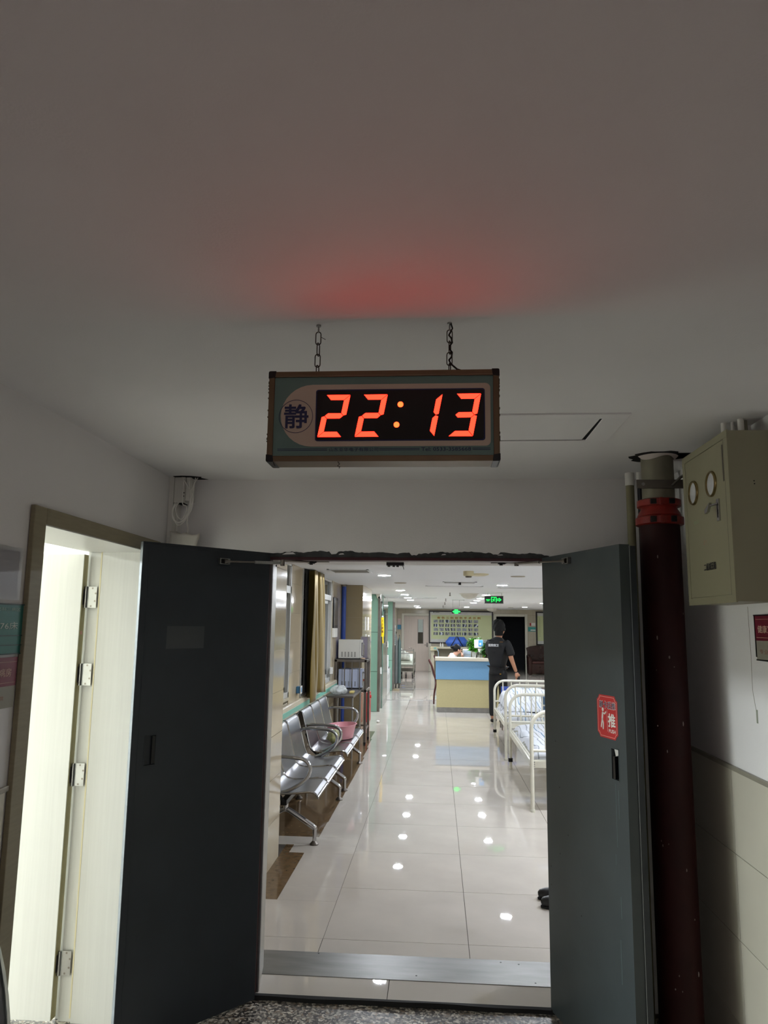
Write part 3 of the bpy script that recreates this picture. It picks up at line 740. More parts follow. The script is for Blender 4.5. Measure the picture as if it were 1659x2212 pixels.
br = thing('pipe_bracket', 'grey slotted steel bracket strapping the thick riser pipe to the wall', 'bracket', (.99, 3.13, 2.30))
q = MB(); q.box(.842, 1.143, 3.128, 3.132, 2.300, 2.338); q.box(.842, 1.143, 3.112, 3.128, 2.300, 2.304); q.build('channel', steel_dark, br, world=True)
MB().cyl((.868, 3.1275, 2.318), (.868, 3.122, 2.318), .007, seg=12).build('bolt', steel, br, world=True)
MB().tube([(.985, 3.12, 2.31), (1.02, 3.115, 2.345), (1.08, 3.11, 2.385), (1.14, 3.105, 2.42)], .006, 8).build('stay_rod', steel_dark, br, smooth=True, world=True)
def thin_pipe(x, y, r, M, label, cap=None, zt=CN):
    t = thing('thin_pipe', label, 'pipe', (x, y, -.02))
    MB().cyl((x, y, -.02), (x, y, zt-.06 if cap else zt), r, seg=18).build('pipe_run', M, t, smooth=True, world=True)
    if cap: MB().cyl((x, y, zt-.062), (x, y, zt), r+.003, seg=18).build('white_sleeve', cap, t, smooth=True, world=True)
    return t
thin_pipe(.926, 3.560, .0195, pipe_green, 'yellowed thin pipe beside the wall above the grey door leaf', white_p)
thin_pipe(.966, 3.540, .0115, mat('slim_dark_pipe', '#3b3b3e', .35, .5), 'slim dark metal pipe between the yellowed pipe and the riser', white_p)
thin_pipe(1.10, 3.50, .016, mat('shaded_white_pipe', '#8f8d88', .5), 'white thin pipe in the corner behind the thick riser')  # white pipe coloured grey to stand in for the shade behind the riser

# ------------------------------------------------------------------ corner box and loose cables at upper left
q = MB(); q.box(-1.3695, -1.345, 3.62, 3.704, 1.0, CN); q.box(-1.3445, -1.330, 3.67, 3.704, 1.0, 2.32)
tag(q.build('cable_trunking', white_p, bevel=.002, origin=(-1.36, 3.66, 1.0)), 'white plastic cable trunking running up the corner by the dark leaf', 'trunking')
jb = thing('junction_box', 'open white junction box below the ceiling in the left corner', 'box', (-1.29, 3.66, 2.32))
MB().box(-1.3435, -1.287, 3.625, 3.704, 2.322, CN).build('box_shell', white_p, jb, bevel=.002, world=True)
MB().box(-1.286, -1.262, 3.63, 3.704, 2.332, CN).build('box_cover', white_p, jb, bevel=.002, world=True)
MB().box(-1.336, -1.294, 3.632, 3.70, 2.3195, 2.3235).build('box_mouth', hole, jb, world=True)
q = MB()
for x, z in ((-1.295, 2.438), (-1.292, 2.372), (-1.293, 2.355)): q.cyl((x, 3.626, z), (x, 3.623, z), .0035, seg=8)
q.build('screw_hole', black, jb, world=True, split=True)
MB().prism([(-1.345, 3.60), (-1.30, 3.592), (-1.25, 3.60), (-1.205, 3.625), (-1.215, 3.65), (-1.19, 3.69), (-1.345, 3.70)], (0, 0, CN-.0015), (1, 0, 0), (0, 1, 0), (0, 0, .0014)).build('ceiling_gap', hole, jb, world=True)
cl = thing('loose_cables', 'tangle of thin white cables looping down from the corner ceiling gap', 'cables', (-1.28, 3.62, 2.2))
cab = mat('white_cable', '#f2f0ea', .5, var=.02)
def smooth_path(P, n=6):
    out = []; P = [Vector(p) for p in P]; P = [P[0]]+P+[P[-1]]
    for i in range(1, len(P)-2):
        for k in range(n):
            t = k/n; a, b, c, d = P[i-1], P[i], P[i+1], P[i+2]
            out.append(.5*((2*b)+(-a+c)*t+(2*a-5*b+4*c-d)*t*t+(-a+3*b-3*c+d)*t**3))
    out.append(P[-2]); return out
for pts in ([(-1.318, 3.61, 2.32), (-1.335, 3.60, 2.28), (-1.330, 3.60, 2.235), (-1.300, 3.60, 2.215), (-1.262, 3.60, 2.240), (-1.245, 3.60, 2.30), (-1.25, 3.61, 2.38), (-1.262, 3.64, CN)],
            [(-1.326, 3.605, 2.32), (-1.340, 3.60, 2.27), (-1.325, 3.595, 2.225), (-1.290, 3.595, 2.218), (-1.258, 3.595, 2.255), (-1.238, 3.60, 2.31), (-1.243, 3.61, 2.36), (-1.275, 3.615, 2.41), (-1.305, 3.62, CN)],
            [(-1.310, 3.61, 2.32), (-1.322, 3.60, 2.29), (-1.312, 3.60, 2.25), (-1.288, 3.60, 2.232), (-1.268, 3.605, 2.27), (-1.27, 3.605, 2.30), (-1.288, 3.605, 2.31), (-1.292, 3.61, 2.35), (-1.295, 3.62, CN)],
            [(-1.240, 3.64, CN), (-1.243, 3.62, 2.38), (-1.235, 3.60, 2.31), (-1.250, 3.60, 2.26), (-1.285, 3.60, 2.21), (-1.312, 3.60, 2.205), (-1.335, 3.60, 2.25)],
            [(-1.228, 3.64, CN), (-1.246, 3.62, 2.40), (-1.256, 3.61, 2.30), (-1.262, 3.61, 2.22), (-1.255, 3.61, 2.185), (-1.262, 3.615, 2.15)],
            [(-1.275, 3.64, CN), (-1.262, 3.62, 2.40), (-1.250, 3.61, 2.33), (-1.258, 3.61, 2.27), (-1.28, 3.60, 2.24)]):
    MB().tube(smooth_path(pts), .0026, 6).build('cable', cab, cl, smooth=True, world=True)
q = MB(); random.seed(4)
q.grid(8, 6, lambda a, b: (-1.325+a*.115+.004*math.sin(b*9), 3.640-.02*math.sin(a*3)*b, 2.05+b*.125-.012*a-.010*abs(math.sin(a*6))*(b > .9)))
o = q.build('paper_bag', mat('creased_paper', '#dedad0', .8, bump=.6, bscale=25), smooth=True, origin=(-1.27, 3.63, 2.05))
md = o.modifiers.new('t', 'SOLIDIFY'); md.thickness = .05; md.offset = -1
tag(o, 'creased white paper bag wedged in the corner below the loose cables', 'bag')

# ------------------------------------------------------------------ wall signs
def sign_yz(name, label, cat, x, y0, y1, z0, z1, sx, mats, lines):
    """sign on a side wall; sx=+1 when it faces +x"""
    t = thing(name, label, cat, (x, (y0+y1)/2, z0))
    return t
gs = sign_yz('ward_sign', 'green ward bed number sign left of the cream casing', 'sign', -1.362, 1.95, 2.368, 1.61, 1.768, 1, 0, 0)
MB().box(-1.3698, -1.363, 1.952, 2.366, 1.612, 1.768).build('sign_body', mat('green_sign', '#2d6f68', .35, .1, var=.06), gs, world=True)
for z0, z1, y1 in ((1.766, 1.770, 2.376), (1.667, 1.670, 2.366), (1.637, 1.640, 2.366), (1.609, 1.613, 2.372)): MB().box(-1.3695, -1.360, 1.95, y1, z0, z1).build('sign_rail', mat('dark_green_rail', '#123a38', .4) if z1 == 1.770 else bpy.data.materials['dark_green_rail'], gs, world=True)
text('骨伤科三病区', mat('pale_print', '#a6bdb2', .6), gs, (-1.3628, 2.265, 1.752), (0, 1, 0), (0, 0, 1), .155, .0115, bold=.01)
text('74—76床', mat('white_print', '#c9d2cc', .6), gs, (-1.3628, 2.235, 1.700), (0, 1, 0), (0, 0, 1), .20, .024, bold=.0)
rs = sign_yz('room_sign', 'wine red and grey room sign below the green ward sign', 'sign', -1.362, 1.98, 2.352, 1.442, 1.60, 1, 0, 0)
MB().box(-1.3698, -1.363, 1.98, 2.352, 1.510, 1.600).build('red_plate', mat('wine_plate', '#7e3a4c', .4, var=.05), rs, world=True)
MB().box(-1.3698, -1.364, 1.98, 2.349, 1.442, 1.510).build('grey_plate', mat('grey_plate', '#8f8c80', .4), rs, world=True)
MB().box(-1.3635, -1.3625, 1.985, 2.348, 1.585, 1.586).box(-1.3635, -1.3625, 1.985, 2.348, 1.520, 1.521).build('printed_line', ink_cream, rs, world=True)
text('病房', ink_cream, rs, (-1.3628, 2.288, 1.553), (0, 1, 0), (0, 0, 1), .066, .026)
text('专科医院', mat('rust_ink', '#8d5346', .6), rs, (-1.3638, 2.24, 1.474), (0, 1, 0), (0, 0, 1), .10, .013)
cf = sign_yz('certificate_holder', 'clear acrylic holder with a pinkish certificate above the green ward sign', 'frame', -1.362, 2.03, 2.335, 1.782, 1.952, 1, 0, 0)
MB().box(-1.3698, -1.3665, 2.05, 2.318, 1.795, 1.940).build('certificate', mat('certificate_paper', '#94858a', .7, var=.1, scale=9), cf, world=True)
MB().box(-1.3663, -1.3640, 2.03, 2.335, 1.782, 1.952).build('acrylic_sheet', mat('scuffed_acrylic', (.9, .9, .9), .3, trans=1, var=0, spec=.2), cf, world=True)
q = MB()
for y0, y1, z0, z1 in ((2.055, 2.314, 1.936, 1.937), (2.055, 2.314, 1.799, 1.800), (2.313, 2.314, 1.799, 1.937)): q.box(-1.3668, -1.3663, y0, y1, z0, z1)
for i in range(5): q.box(-1.3668, -1.3663, 2.24+i*.013, 2.249+i*.013, 1.842, 1.846); q.box(-1.3668, -1.3663, 2.245+i*.011, 2.252+i*.011, 1.829, 1.832)
q.box(-1.3668, -1.3663, 2.235, 2.245, 1.918, 1.921)
q.build('certificate_print', ink_black, cf, world=True)
hs_ = sign_yz('health_sign', 'dark red health notice with grey lower part on the right wall', 'sign', 1.14, 2.40, 2.766, 1.611, 1.767, -1, 0, 0)
MB().box(1.138, 1.1448, 2.40, 2.766, 1.678, 1.767).build('red_plate', mat('dark_wine_plate', '#6e2030', .4, var=.05), hs_, world=True)
MB().box(1.139, 1.1448, 2.40, 2.762, 1.611, 1.678).build('grey_plate', bpy.data.materials['grey_plate'], hs_, world=True)
q = MB().box(1.137, 1.1448, 2.40, 2.770, 1.765, 1.769).box(1.137, 1.1448, 2.76, 2.766, 1.62, 1.767).box(1.137, 1.1448, 2.40, 2.764, 1.608, 1.612).build('dark_rail', black, hs_, world=True)
MB().box(1.1375, 1.138, 2.41, 2.752, 1.752, 1.753).box(1.1375, 1.138, 2.41, 2.752, 1.688, 1.689).build('printed_line', ink_cream, hs_, world=True)
text('健康宣教', ink_cream, hs_, (1.1378, 2.663, 1.718), (0, -1, 0), (0, 0, 1), .150, .026)
text('专业·仁爱', bpy.data.materials['rust_ink'], hs_, (1.1388, 2.66, 1.640), (0, -1, 0), (0, 0, 1), .150, .016)
MB().box(1.1438, 1.1448, 2.80, 2.812, 1.385, 1.432).build('tape_strip', mat('grey_green_tape', '#8f9384', .6), wr)
q = MB(); q.tube([(1.1446, 2.83, 1.80), (1.1446, 2.826, 1.62), (1.1446, 2.832, 1.50), (1.1446, 2.812, 1.432)], .0008, 5); q.build('wall_crack', mat('crack_shadow', '#8b8274', .8), wr)

# rubbish bag in the lower left corner
q = MB(); random.seed(9)
def bagf(a, b):
    t = a*2*PI; r = (.258+.012*math.sin(t*5+b*3)+.008*math.sin(t*11))*math.sin(PI*(.12+.80*b))**.6
    return (-1.232+r*math.cos(t)*.45, 1.93+r*math.sin(t), -.02+b*.97+.01*math.sin(t*7))
q.grid(48, 14, bagf)
tag(q.build('rubbish_bag', mat('black_glossy_plastic', '#101214', .22, var=.2, bump=.8, bscale=14), smooth=True, origin=(-1.232, 1.93, -.02), angle=80), 'black shiny rubbish bag beside the cream casing at the lower left corner', 'bag')

# ------------------------------------------------------------------ corridor shell
far_tiles = brick_tile('far_wall_tiles', '#b3ab98', '#8d8676', .6, .304, .22, (0, 0), 'yz')
far_tiles_x = brick_tile('far_end_tiles', '#b3ab98', '#9b9484', .6, .304, .22, (0, 0), 'xz')
MB().box(-1.7, 4.8, 4.16, 28.5, CF, CF+.1).build('ceiling', ceil_white, kind='structure')
WX = -1.5
pil = MB().box(-1.5, -1.184, 4.3, 5.735, -.03, CF).build('wall_left', grout_pale, kind='structure')
def wtiles(parent, fixed, plane, a_edges, sgn, z1=CF, M=tile_wall, th=.006, zs=None):
    zs = zs or [max(0, .304*k) for k in range(9)]
    for i in range(len(zs)-1):
        a, b = zs[i], min(zs[i+1], z1)
        if b-a < .01: continue
        for j in range(len(a_edges)-1):
            p, q_ = a_edges[j], a_edges[j+1]
            lo, hi = min(fixed, fixed+sgn*th), max(fixed, fixed+sgn*th)
            B = (lo, hi, p+.0012, q_-.0012) if plane == 'x' else (p+.0012, q_-.0012, lo, hi)
            MB().box(*B, a+.0012, b-.0012).build('tile', M, parent, bevel=.0008)
wtiles(pil, -1.184, 'x', [4.16, 4.72, 5.23, 5.74], 1)
wlm = MB()
wins = [(6.3, 7.50), (9.15, 10.45)]
# wall: below sills, above, piers
wlm.box(-1.62, WX, 5.735, 28.5, -.03, .93)
for y0, y1 in ((5.735, 6.3), (7.53, 8.16), (10.47, 28.5)): wlm.box(-1.62, WX, y0, y1, .93, CF)
wlm = wlm.build('wall_left', tile_wall_far, kind='structure')
wtiles(wlm, WX, 'x', [7.53, 8.13], 1, M=tile_wall)
wtiles(wlm, WX, 'x', [5.90, 6.5, 7.1, 7.7, 8.3, 8.9, 9.5, 10.1, 10.7, 11.3, 11.6], 1, z1=.912, M=tile_wall)
wtiles(wlm, WX, 'x', [10.50, 11.05, 11.6], 1, M=tile_wall, zs=[.912, 1.216, 1.52, 1.824, 2.128, CF])
MB().box(-1.497, -1.482, 8.135, 8.16, .93, CF).build('trim_7', alu, kind='structure')
# dark recess behind the curtain and window frames
def window(name, y0, y1, z0, label, mull, tz=2.05, panes=2):
    f = MB(); x0, x1 = -1.555, -1.492
    f.box(x0, x1, y0, y0+.045, z0, CF); f.box(x0, x1, y1-.045, y1, z0, CF); f.box(x0, x1, y0, y1, z0, z0+.055); f.box(x0, x1, y0, y1, tz-.03, tz+.045); f.box(x0, x1, y0, y1, CF-.03, CF)
    w_ = f.build(name, alu, kind='structure', bevel=.003); w_['label'] = label
    n = panes
    ys = [y0+.045+(y1-y0-.09)*i/n for i in range(n+1)]
    for i in range(n):
        a, b = ys[i], ys[i+1]; xo = -1.535 if i % 2 else -1.515
        q = MB(); q.box(xo-.008, xo+.008, a, a+.04, z0+.055, tz-.03); q.box(xo-.008, xo+.008, b-.04, b, z0+.055, tz-.03); q.box(xo-.008, xo+.008, a, b, z0+.055, z0+.10); q.box(xo-.008, xo+.008, a, b, tz-.075, tz-.03)
        sh = q.build('sash', alu, w_, bevel=.002)
        MB().box(xo-.003, xo+.003, a+.04, b-.04, z0+.10, tz-.075).build('pane', glass_dark, sh)
    for i in range(2):
        a = y0+.045+(y1-y0-.09)*i/2; b = a+(y1-y0-.09)/2
        MB().box(-1.53, -1.522, a+.02, b-.02, tz+.045, CF-.03).build('pane', glass_dark, w_)
        MB().box(-1.54, -1.50, b-.03, b+.03, tz+.045, CF-.03).build('mullion', alu, w_, bevel=.002)
    return w_
window('window_1', 6.31, 7.52, .985, 'aluminium window half hidden behind the near tiled pier', 1)
window('window_2', 8.20, 10.46, .93, 'aluminium sliding window behind the gold curtain', 2, 2.07, 4)
MB().box(-1.62, -1.61, 5.9, 10.6, .9, CF).build('wall_left', hole, kind='structure')
MB().box(-1.55, -1.48, 8.16, 10.47, .90, .93).box(-1.55, -1.485, 6.3, 7.53, .955, .985).build('trim_8', tile_wall_far, kind='structure', bevel=.004)
MB().box(-1.5, -1.486, 10.47, 10.52, .93, CF).build('trim_9', mat('cream_window_trim', '#b7ad96', .4), kind='structure')
MB().box(-1.62, -1.5, 8.16, 10.47, CF-.01, CF).build('trim_10', alu, kind='structure')

# handrail bumper
hr = thing('wall_handrail', 'beige handrail bumper with a teal stripe along the left wall under the windows', 'handrail', (-1.46, 9, .80))
q = MB(); q.prism([(0, .118), (.028, .118), (.040, .108), (.042, .085), (.042, 0), (0, 0)], (WX+.006, 5.9, .80), (1, 0, 0), (0, 0, 1), (0, 5.0, 0))
q.build('rail_body', mat('beige_rail', '#bdb39d', .4, var=.02), hr, world=True)
MB().prism([(.042, .070), (.0455, .068), (.0455, .020), (.042, .018)], (WX+.006, 5.9, .80), (1, 0, 0), (0, 0, 1), (0, 5.0, 0)).build('teal_stripe', mat('teal_vinyl', '#6fae9c', .4, var=.03), hr, world=True)

# gold curtain
def curt(a, b):
    y = 8.18+a*(.98-.22*b)+.05
    z = .915+(2.318-.915)*b
    fold = math.sin(a*2*PI*4.5+b*.9)*.055+math.sin(a*2*PI*9+2+b*2)*.012+math.sin(a*13-b*5)*.014*(1-b)
    return (-1.405+fold*(1.1-.35*b), y+.03*math.sin(a*18+b), z-(.02*math.sin(a*9)+(.06*max(0, .12-a)/.12))*(1-b)**6)
q = MB().grid(110, 26, curt)
gold = mat('gold_satin', '#7d6a33', .33, .55, var=.2, scale=4, aniso=(1, 1, .25), spec=.6)
gold.node_tree.nodes['Principled BSDF'].inputs['Sheen Weight'].default_value = .3
o = q.build('curtain', gold, smooth=True, origin=(-1.405, 8.7, .915), angle=180)
md = o.modifiers.new('t', 'SOLIDIFY'); md.thickness = .002
tag(o, 'gold satin curtain hanging in folds beside the left window', 'curtain')
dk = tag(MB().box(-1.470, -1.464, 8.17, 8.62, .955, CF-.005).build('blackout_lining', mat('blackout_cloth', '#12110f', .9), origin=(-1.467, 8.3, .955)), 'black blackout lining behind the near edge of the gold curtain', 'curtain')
# small devices on the wall
t = thing('wall_dispenser', 'small blue and white box on the tiled pier left of the curtain', 'box', (-1.465, 7.96, .985))
MB().box(-1.493, -1.45, 7.93, 8.02, .985, 1.055).build('dispenser_body', mat('steel_blue', '#3b6d93', .4), t, world=True, bevel=.004)
MB().box(-1.4495, -1.444, 7.925, 8.025, .98, 1.06).build('front_plate', white_p, t, world=True, bevel=.002)
MB().box(-1.4438, -1.443, 7.95, 8.00, .995, 1.045).build('blue_label', mat('blue_label', '#3f86b8', .4), t, world=True)
t = thing('framed_notice', 'black framed notice on the left wall before the blue pipe', 'picture', (-1.49, 10.8, 1.66))
MB().box(-1.4935, -1.475, 10.58, 11.02, 1.66, 2.10).build('picture_frame', black, t, world=True, bevel=.003)
MB().box(-1.475, -1.4735, 10.62, 10.98, 1.70, 2.06).build('print_sheet', mat('dim_print', '#4b463f', .3, var=.6, scale=26), t, world=True)
t = thing('switch_box', 'white switch box under the framed notice', 'switch', (-1.49, 10.7, 1.53))
MB().box(-1.4935, -1.455, 10.53, 10.86, 1.53, 1.66).build('box_cover', white_p, t, world=True, bevel=.005)
t = thing('window_handle_box', 'small white sensor at the lower corner of the left window', 'sensor', (-1.49, 10.4, 1.0))
MB().box(-1.488, -1.455, 10.36, 10.46, 1.03, 1.12).build('sensor_body', white_p, t, world=True, bevel=.004)
MB().cyl((-1.47, 10.50, 1.07), (-1.47, 10.47, 1.07), .012, seg=10).build('sensor_knob', white_p, t, world=True)
t = thing('blue_pipe', 'blue painted vertical pipe beside the tan tiled column', 'pipe', (-1.455, 11.53, 0))
blue_paint = mat('blue_pipe_paint', '#1f3f8c', .35, var=.1)
MB().cyl((-1.455, 11.53, 0), (-1.455, 11.53, CF-.02), .036, seg=20).build('pipe_run', blue_paint, t, smooth=True, world=True)
MB().cyl((-1.455, 11.53, CF-.03), (-1.455, 11.53, CF), .045, seg=20).build('ceiling_collar', steel_dark, t, smooth=True, world=True)

# tan column, green clad columns
colm = MB().box(WX, -1.172, 11.62, 13.2, -.03, CF).build('column_1', grout_pale, kind='structure'); 
tan = mat('tan_column_tile', '#94866b', .12, var=.05, scale=3)
wtiles(colm, 11.62, 'y', [WX+.0, -1.166], -1, M=tan)
wtiles(colm, -1.172, 'x', [11.62, 12.15, 12.68, 13.2], 1, M=tile_wall)
q = MB()
for i, (y, z, h) in enumerate(((12.0, 1.62, .22), (12.45, 1.62, .22), (12.1, 1.36, .20), (12.6, 1.34, .2))): q.box(-1.1655, -1.1645, y, y+.25, z, z+h)
q.build('paper_notice', mat('paper_notice', '#cfcdc6', .6, var=.3, scale=40), colm)
green = mat('green_cladding', '#7ca392', .35, var=.02, scale=2)
def green_col(name, x0, x1, y0, y1, zs, lab, steelx):
    c = MB().box(x0, x1-.004, y0+.006, y1, -.03, CF).build(name, mat('dark_joint', '#24302c', .8), kind='structure'); c['label'] = lab
    for i in range(len(zs)-1):
        MB().box(x0, x1, y0, y0+.012, zs[i]+.004, zs[i+1]-.004).build('panel', green, c, bevel=.002)
        MB().box(x1-.010, x1, y0+.012, y1, zs[i]+.004, zs[i+1]-.004).build('panel', green, c, bevel=.002)
    MB().box(x1-.002, x1+steelx, y0-.004, y0+.05, 0, CF).build('corner_guard', steel_dark, c, bevel=.003)
    return c
green_col('column_2', -1.44, -1.195, 15.05, 15.66, [0, .782, 1.563, CF], 'sage green panelled column with a steel corner guard', .05)
green_col('column_3', -1.44, -1.185, 19.9, 20.45, [0, .782, 1.572, CF], 'farther sage green panelled column past the white counter', .012)
t = thing('cable_cover', 'grey conduit on the corner of the farther green column', 'conduit', (-1.15, 19.92, 0))
MB().box(-1.172, -1.125, 19.90, 19.95, 0, CF-.01).build('conduit_run', steel_dark, t, world=True, bevel=.004)
t = thing('floor_plinth', 'low tan block at the foot of the farther green column', 'plinth', (-1.08, 20.0, 0))
MB().prism([(-1.165, 19.88), (-1.0, 19.88), (-.99, 20.15), (-1.165, 20.15)], (0, 0, .0005), (1, 0, 0), (0, 1, 0), (0, 0, .035)).build('plinth_block', mat('plinth_tan', '#8d8066', .4), t, world=True, bevel=.003)
# glass screen
gl = thing('glass_screen', 'clear glass screen standing edge-on beyond the first green column', 'glass panel', (-1.145, 16.4, 0))
MB().box(-1.150, -1.138, 15.70, 17.2, .004, CF-.002).build('glass_pane', glass, gl, world=True)
MB().box(-1.1505, -1.1375, 15.692, 15.70, .004, CF-.002).build('glass_edge', mat('green_glass_edge', '#4f7a6c', .15), gl, world=True)
bn = thing('yellow_banner', 'yellow warning ribbon hanging on the edge of the glass screen', 'banner', (-1.14, 15.66, 1.38))
yl = mat('yellow_ribbon', '#f2c400', .55, var=.05)
q = MB(); q.grid(4, 12, lambda a, b: (-1.175+a*.058+.004*math.sin(b*5), 15.685-.012*math.sin(a*PI), 1.47+b*.40)); q.build('ribbon', yl, bn, smooth=True, world=True)
q = MB(); q.grid(2, 8, lambda a, b: (-1.150+a*.022+.02*(1-b)*.4, 15.682, 1.33+b*.14)); q.build('ribbon_tail', yl, bn, smooth=True, world=True)
MB().ball((-1.150, 15.678, 1.885), .022, 8, 6).build('ribbon_knot', ink_white, bn, world=True)
for i, c in enumerate('小心玻璃'): text(c, mat('red_brown_ink', '#6b2a12', .6) if i == 0 else bpy.data.materials['red_brown_ink'], bn, (-1.146, 15.668, 1.80-i*.075), (1, 0, 0), (0, 0, 1), .030, .05, bold=.03)

# cameras
def dome(x, y, z, lab, s=1):
    t = thing('dome_camera', lab, 'camera', (x, y, z-.1*s))
    MB().lathe([(.055*s, z), (.055*s, z-.018*s), (.048*s, z-.03*s), (.046*s, z-.055*s), (.034*s, z-.085*s), (.01*s, z-.1*s)], (x, y, 0), 20).build('camera_body', white_p, t, smooth=True, world=True)
    MB().ball((x+.008*s, y-.030*s, z-.072*s), .027*s, 14, 8).build('lens', black, t, smooth=True, world=True)
dome(-1.175, 14.95, CF, 'white dome camera on the ceiling above the first green column')
t = thing('bullet_camera', 'white wall camera pointing down on the farther green column', 'camera', (-1.33, 19.85, 1.08))
MB().tube([(-1.345, 19.86, 1.27), (-1.335, 19.80, 1.20), (-1.33, 19.76, 1.12)], [.05, .05, .042], 16).build('camera_body', white_p, t, smooth=True, world=True)
MB().cyl((-1.33, 19.765, 1.125), (-1.328, 19.74, 1.10), .036, .030, 16).build('lens', black, t, smooth=True, world=True)
MB().box(-1.36, -1.33, 19.82, 19.9, 1.22, 1.27).build('mount', white_p, t, world=True)
# counter behind the glass
ct = thing('white_counter', 'low white cabinet counter between the two green columns', 'counter', (-1.35, 18.5, 0))
MB().box(-1.49, -1.24, 17.25, 19.88, 0, .57).build('carcass', mat('white_laminate', '#d7dad8', .3, var=.02), ct, world=True)
MB().box(-1.495, -1.225, 17.22, 19.89, .57, .60).build('worktop', mat('worktop_white', '#e2e4e2', .2), ct, world=True, bevel=.004)
for i in range(5):
    y = 17.27+i*.52
    d = MB().box(-1.240, -1.230, y+.004, y+.516, .06, .565).build('cabinet_door', bpy.data.materials['white_laminate'], ct, world=True, bevel=.003)
    MB().box(-1.230, -1.224, y+.04, y+.05, .36, .48).build('handle', steel, d, world=True)
t = thing('carton', 'white carton with green print on the white counter', 'box', (-1.22, 17.8, .60))
MB().box(-1.30, -1.24+.075, 17.78, 18.0, .60, .995).build('carton_body', mat('carton_white', '#dfe2e3', .6), t, world=True, bevel=.003)
MB().box(-1.235, -1.228, 17.779, 17.781, .78, .85).box(-1.22, -1.212, 17.779, 17.781, .74, .88).box(-1.27, -1.262, 17.779, 17.781, .76, .84).build('carton_print', mat('carton_green', '#5b8f7c', .6), t, world=True)
t = thing('tape_dispenser', 'black tape dispenser on the far end of the white counter', 'dispenser', (-1.27, 19.3, .60))
MB().prism([(0, 0), (.10, 0), (.10, .04), (.06, .10), (.02, .09), (0, .05)], (-1.33, 19.3, .6005), (1, 0, 0), (0, 0, 1), (0, .06, 0)).build('dispenser_body', black, t, world=True, bevel=.004)

# notice board on the column side and oxygen cylinders
t = thing('notice_board', 'tall white notice board beside the farther green column', 'notice', (-1.16, 20.5, 1.16))
MB().box(-1.183, -1.14, 20.47, 20.50, 1.16, 1.70).build('board', white_p, t, world=True, bevel=.002)
q = MB()
for i in range(8): q.box(-1.158, -1.143, 20.468, 20.470, 1.20+i*.055, 1.235+i*.055)
q.build('board_print', mat('teal_print', '#6a9a98', .5), t, world=True)
for i, (x, y, h, c, lab) in enumerate(((-1.135, 20.75, 1.30, '#6f7372', 'grey oxygen cylinder beside the farther green column'), (-1.045, 20.80, 1.22, '#5c6f6c', 'green grey oxygen cylinder on the right of its pair'))):
    t = thing('oxygen_cylinder', lab, 'gas cylinder', (x, y, .12)); r = .050
    MB().lathe([(r*.9, .13), (r, .15), (r, .13+h*.88), (r*.85, .13+h*.94), (r*.3, .13+h), (r*.28, .13+h*1.03)], (x, y, 0), 20).build('cylinder_body', mat('cylinder_paint', c, .4, .2), t, smooth=True, world=True)
    q = MB(); q.cyl((x, y, .13+h*1.02), (x, y, .13+h*1.08), .014); q.cyl((x-.03, y, .13+h*1.06), (x+.03, y, .13+h*1.06), .008); q.build('valve', chrome, t, world=True)
t = thing('cylinder_trolley', 'small trolley with black wheels carrying the oxygen cylinders', 'trolley', (-1.09, 20.72, 0))
MB().box(-1.19, -.99, 20.69, 20.88, .105, .130).build('tray', steel_dark, t, world=True, bevel=.003)
for x in (-1.13, -1.04): MB().lathe([(.020, -.014), (.052, -.014), (.056, 0), (.052, .014), (.020, .014)], (x, 20.67, .056), 16, 'x').build('wheel', black_rubber, t, smooth=True, world=True)
for x in (-1.17, -1.01): MB().box(x-.006, x+.006, 20.85, 20.865, .13, 1.0).build('upright', steel_dark, t, world=True)
for x, y in ((-.98, 20.85), (-1.02, 21.6)):
    tag(MB().prism([(0, 0), (.09, .02), (.10, .12), (.02, .10)], (x, y, .001), (1, 0, 0), (0, 1, 0), (0, 0, .001)).build('floor_marker', mat('blue_floor_tape', '#4b62a5', .5) if y < 21 else bpy.data.materials['blue_floor_tape'], origin=(x, y, .001)), 'blue tape mark on the floor near the oxygen cylinders' if y < 21 else 'blue tape mark on the floor under the far trolley bed', 'floor mark')

# ------------------------------------------------------------------ end wall
ew = MB(); ew.box(-1.6, -1.25, 28.3, 28.5, -.03, CF); ew.box(-1.25, -.317, 28.3, 28.5, 2.065, CF); ew.box(-.317, 2.23, 28.3, 28.5, -.03, CF); ew.box(2.23, 3.29, 28.3, 28.5, 2.075, CF); ew.box(3.29, 4.8, 28.3, 28.5, -.03, CF)
ew = ew.build('wall_back', far_tiles_x, kind='structure')
MB().box(4.7, 4.8, 4.1, 28.5, -.03, CF).build('wall_right', far_tiles, kind='structure')
MB().box(2.0, 3.6, 30.5, 30.6, -.03, 2.4).box(2.0, 2.05, 28.5, 30.5, -.03, 2.4).box(3.5, 3.6, 28.5, 30.5, -.03, 2.4).box(2.0, 3.6, 28.5, 30.6, 2.4, 2.45).build('wall_back', mat('dark_room_paint', '#2a2b2e', .9), kind='structure')
MB().box(2.0, 3.6, 28.3, 30.5, -.04, -.001).build('floor', tile_floor, kind='structure')
frame_w = mat('door_frame_white', '#c9c6b8', .4, var=.02)
def dframe(nm, x0, x1, z1, lab):
    q = MB(); q.box(x0-.10, x0, 28.26, 28.5, 0, z1+.09); q.box(x1, x1+.10, 28.26, 28.5, 0, z1+.09); q.box(x0, x1, 28.26, 28.5, z1, z1+.09)
    o = q.build(nm, frame_w, kind='structure', bevel=.01); o['label'] = lab; return o
d3 = dframe('door_3', -1.25, -.317, 2.065, 'closed pale pink wooden door at the far end, left of the poster')
lfm = mat('pinkish_wood', '#c3b6ab', .4, var=.05, scale=4, aniso=(8, 1, .5))
q = MB()
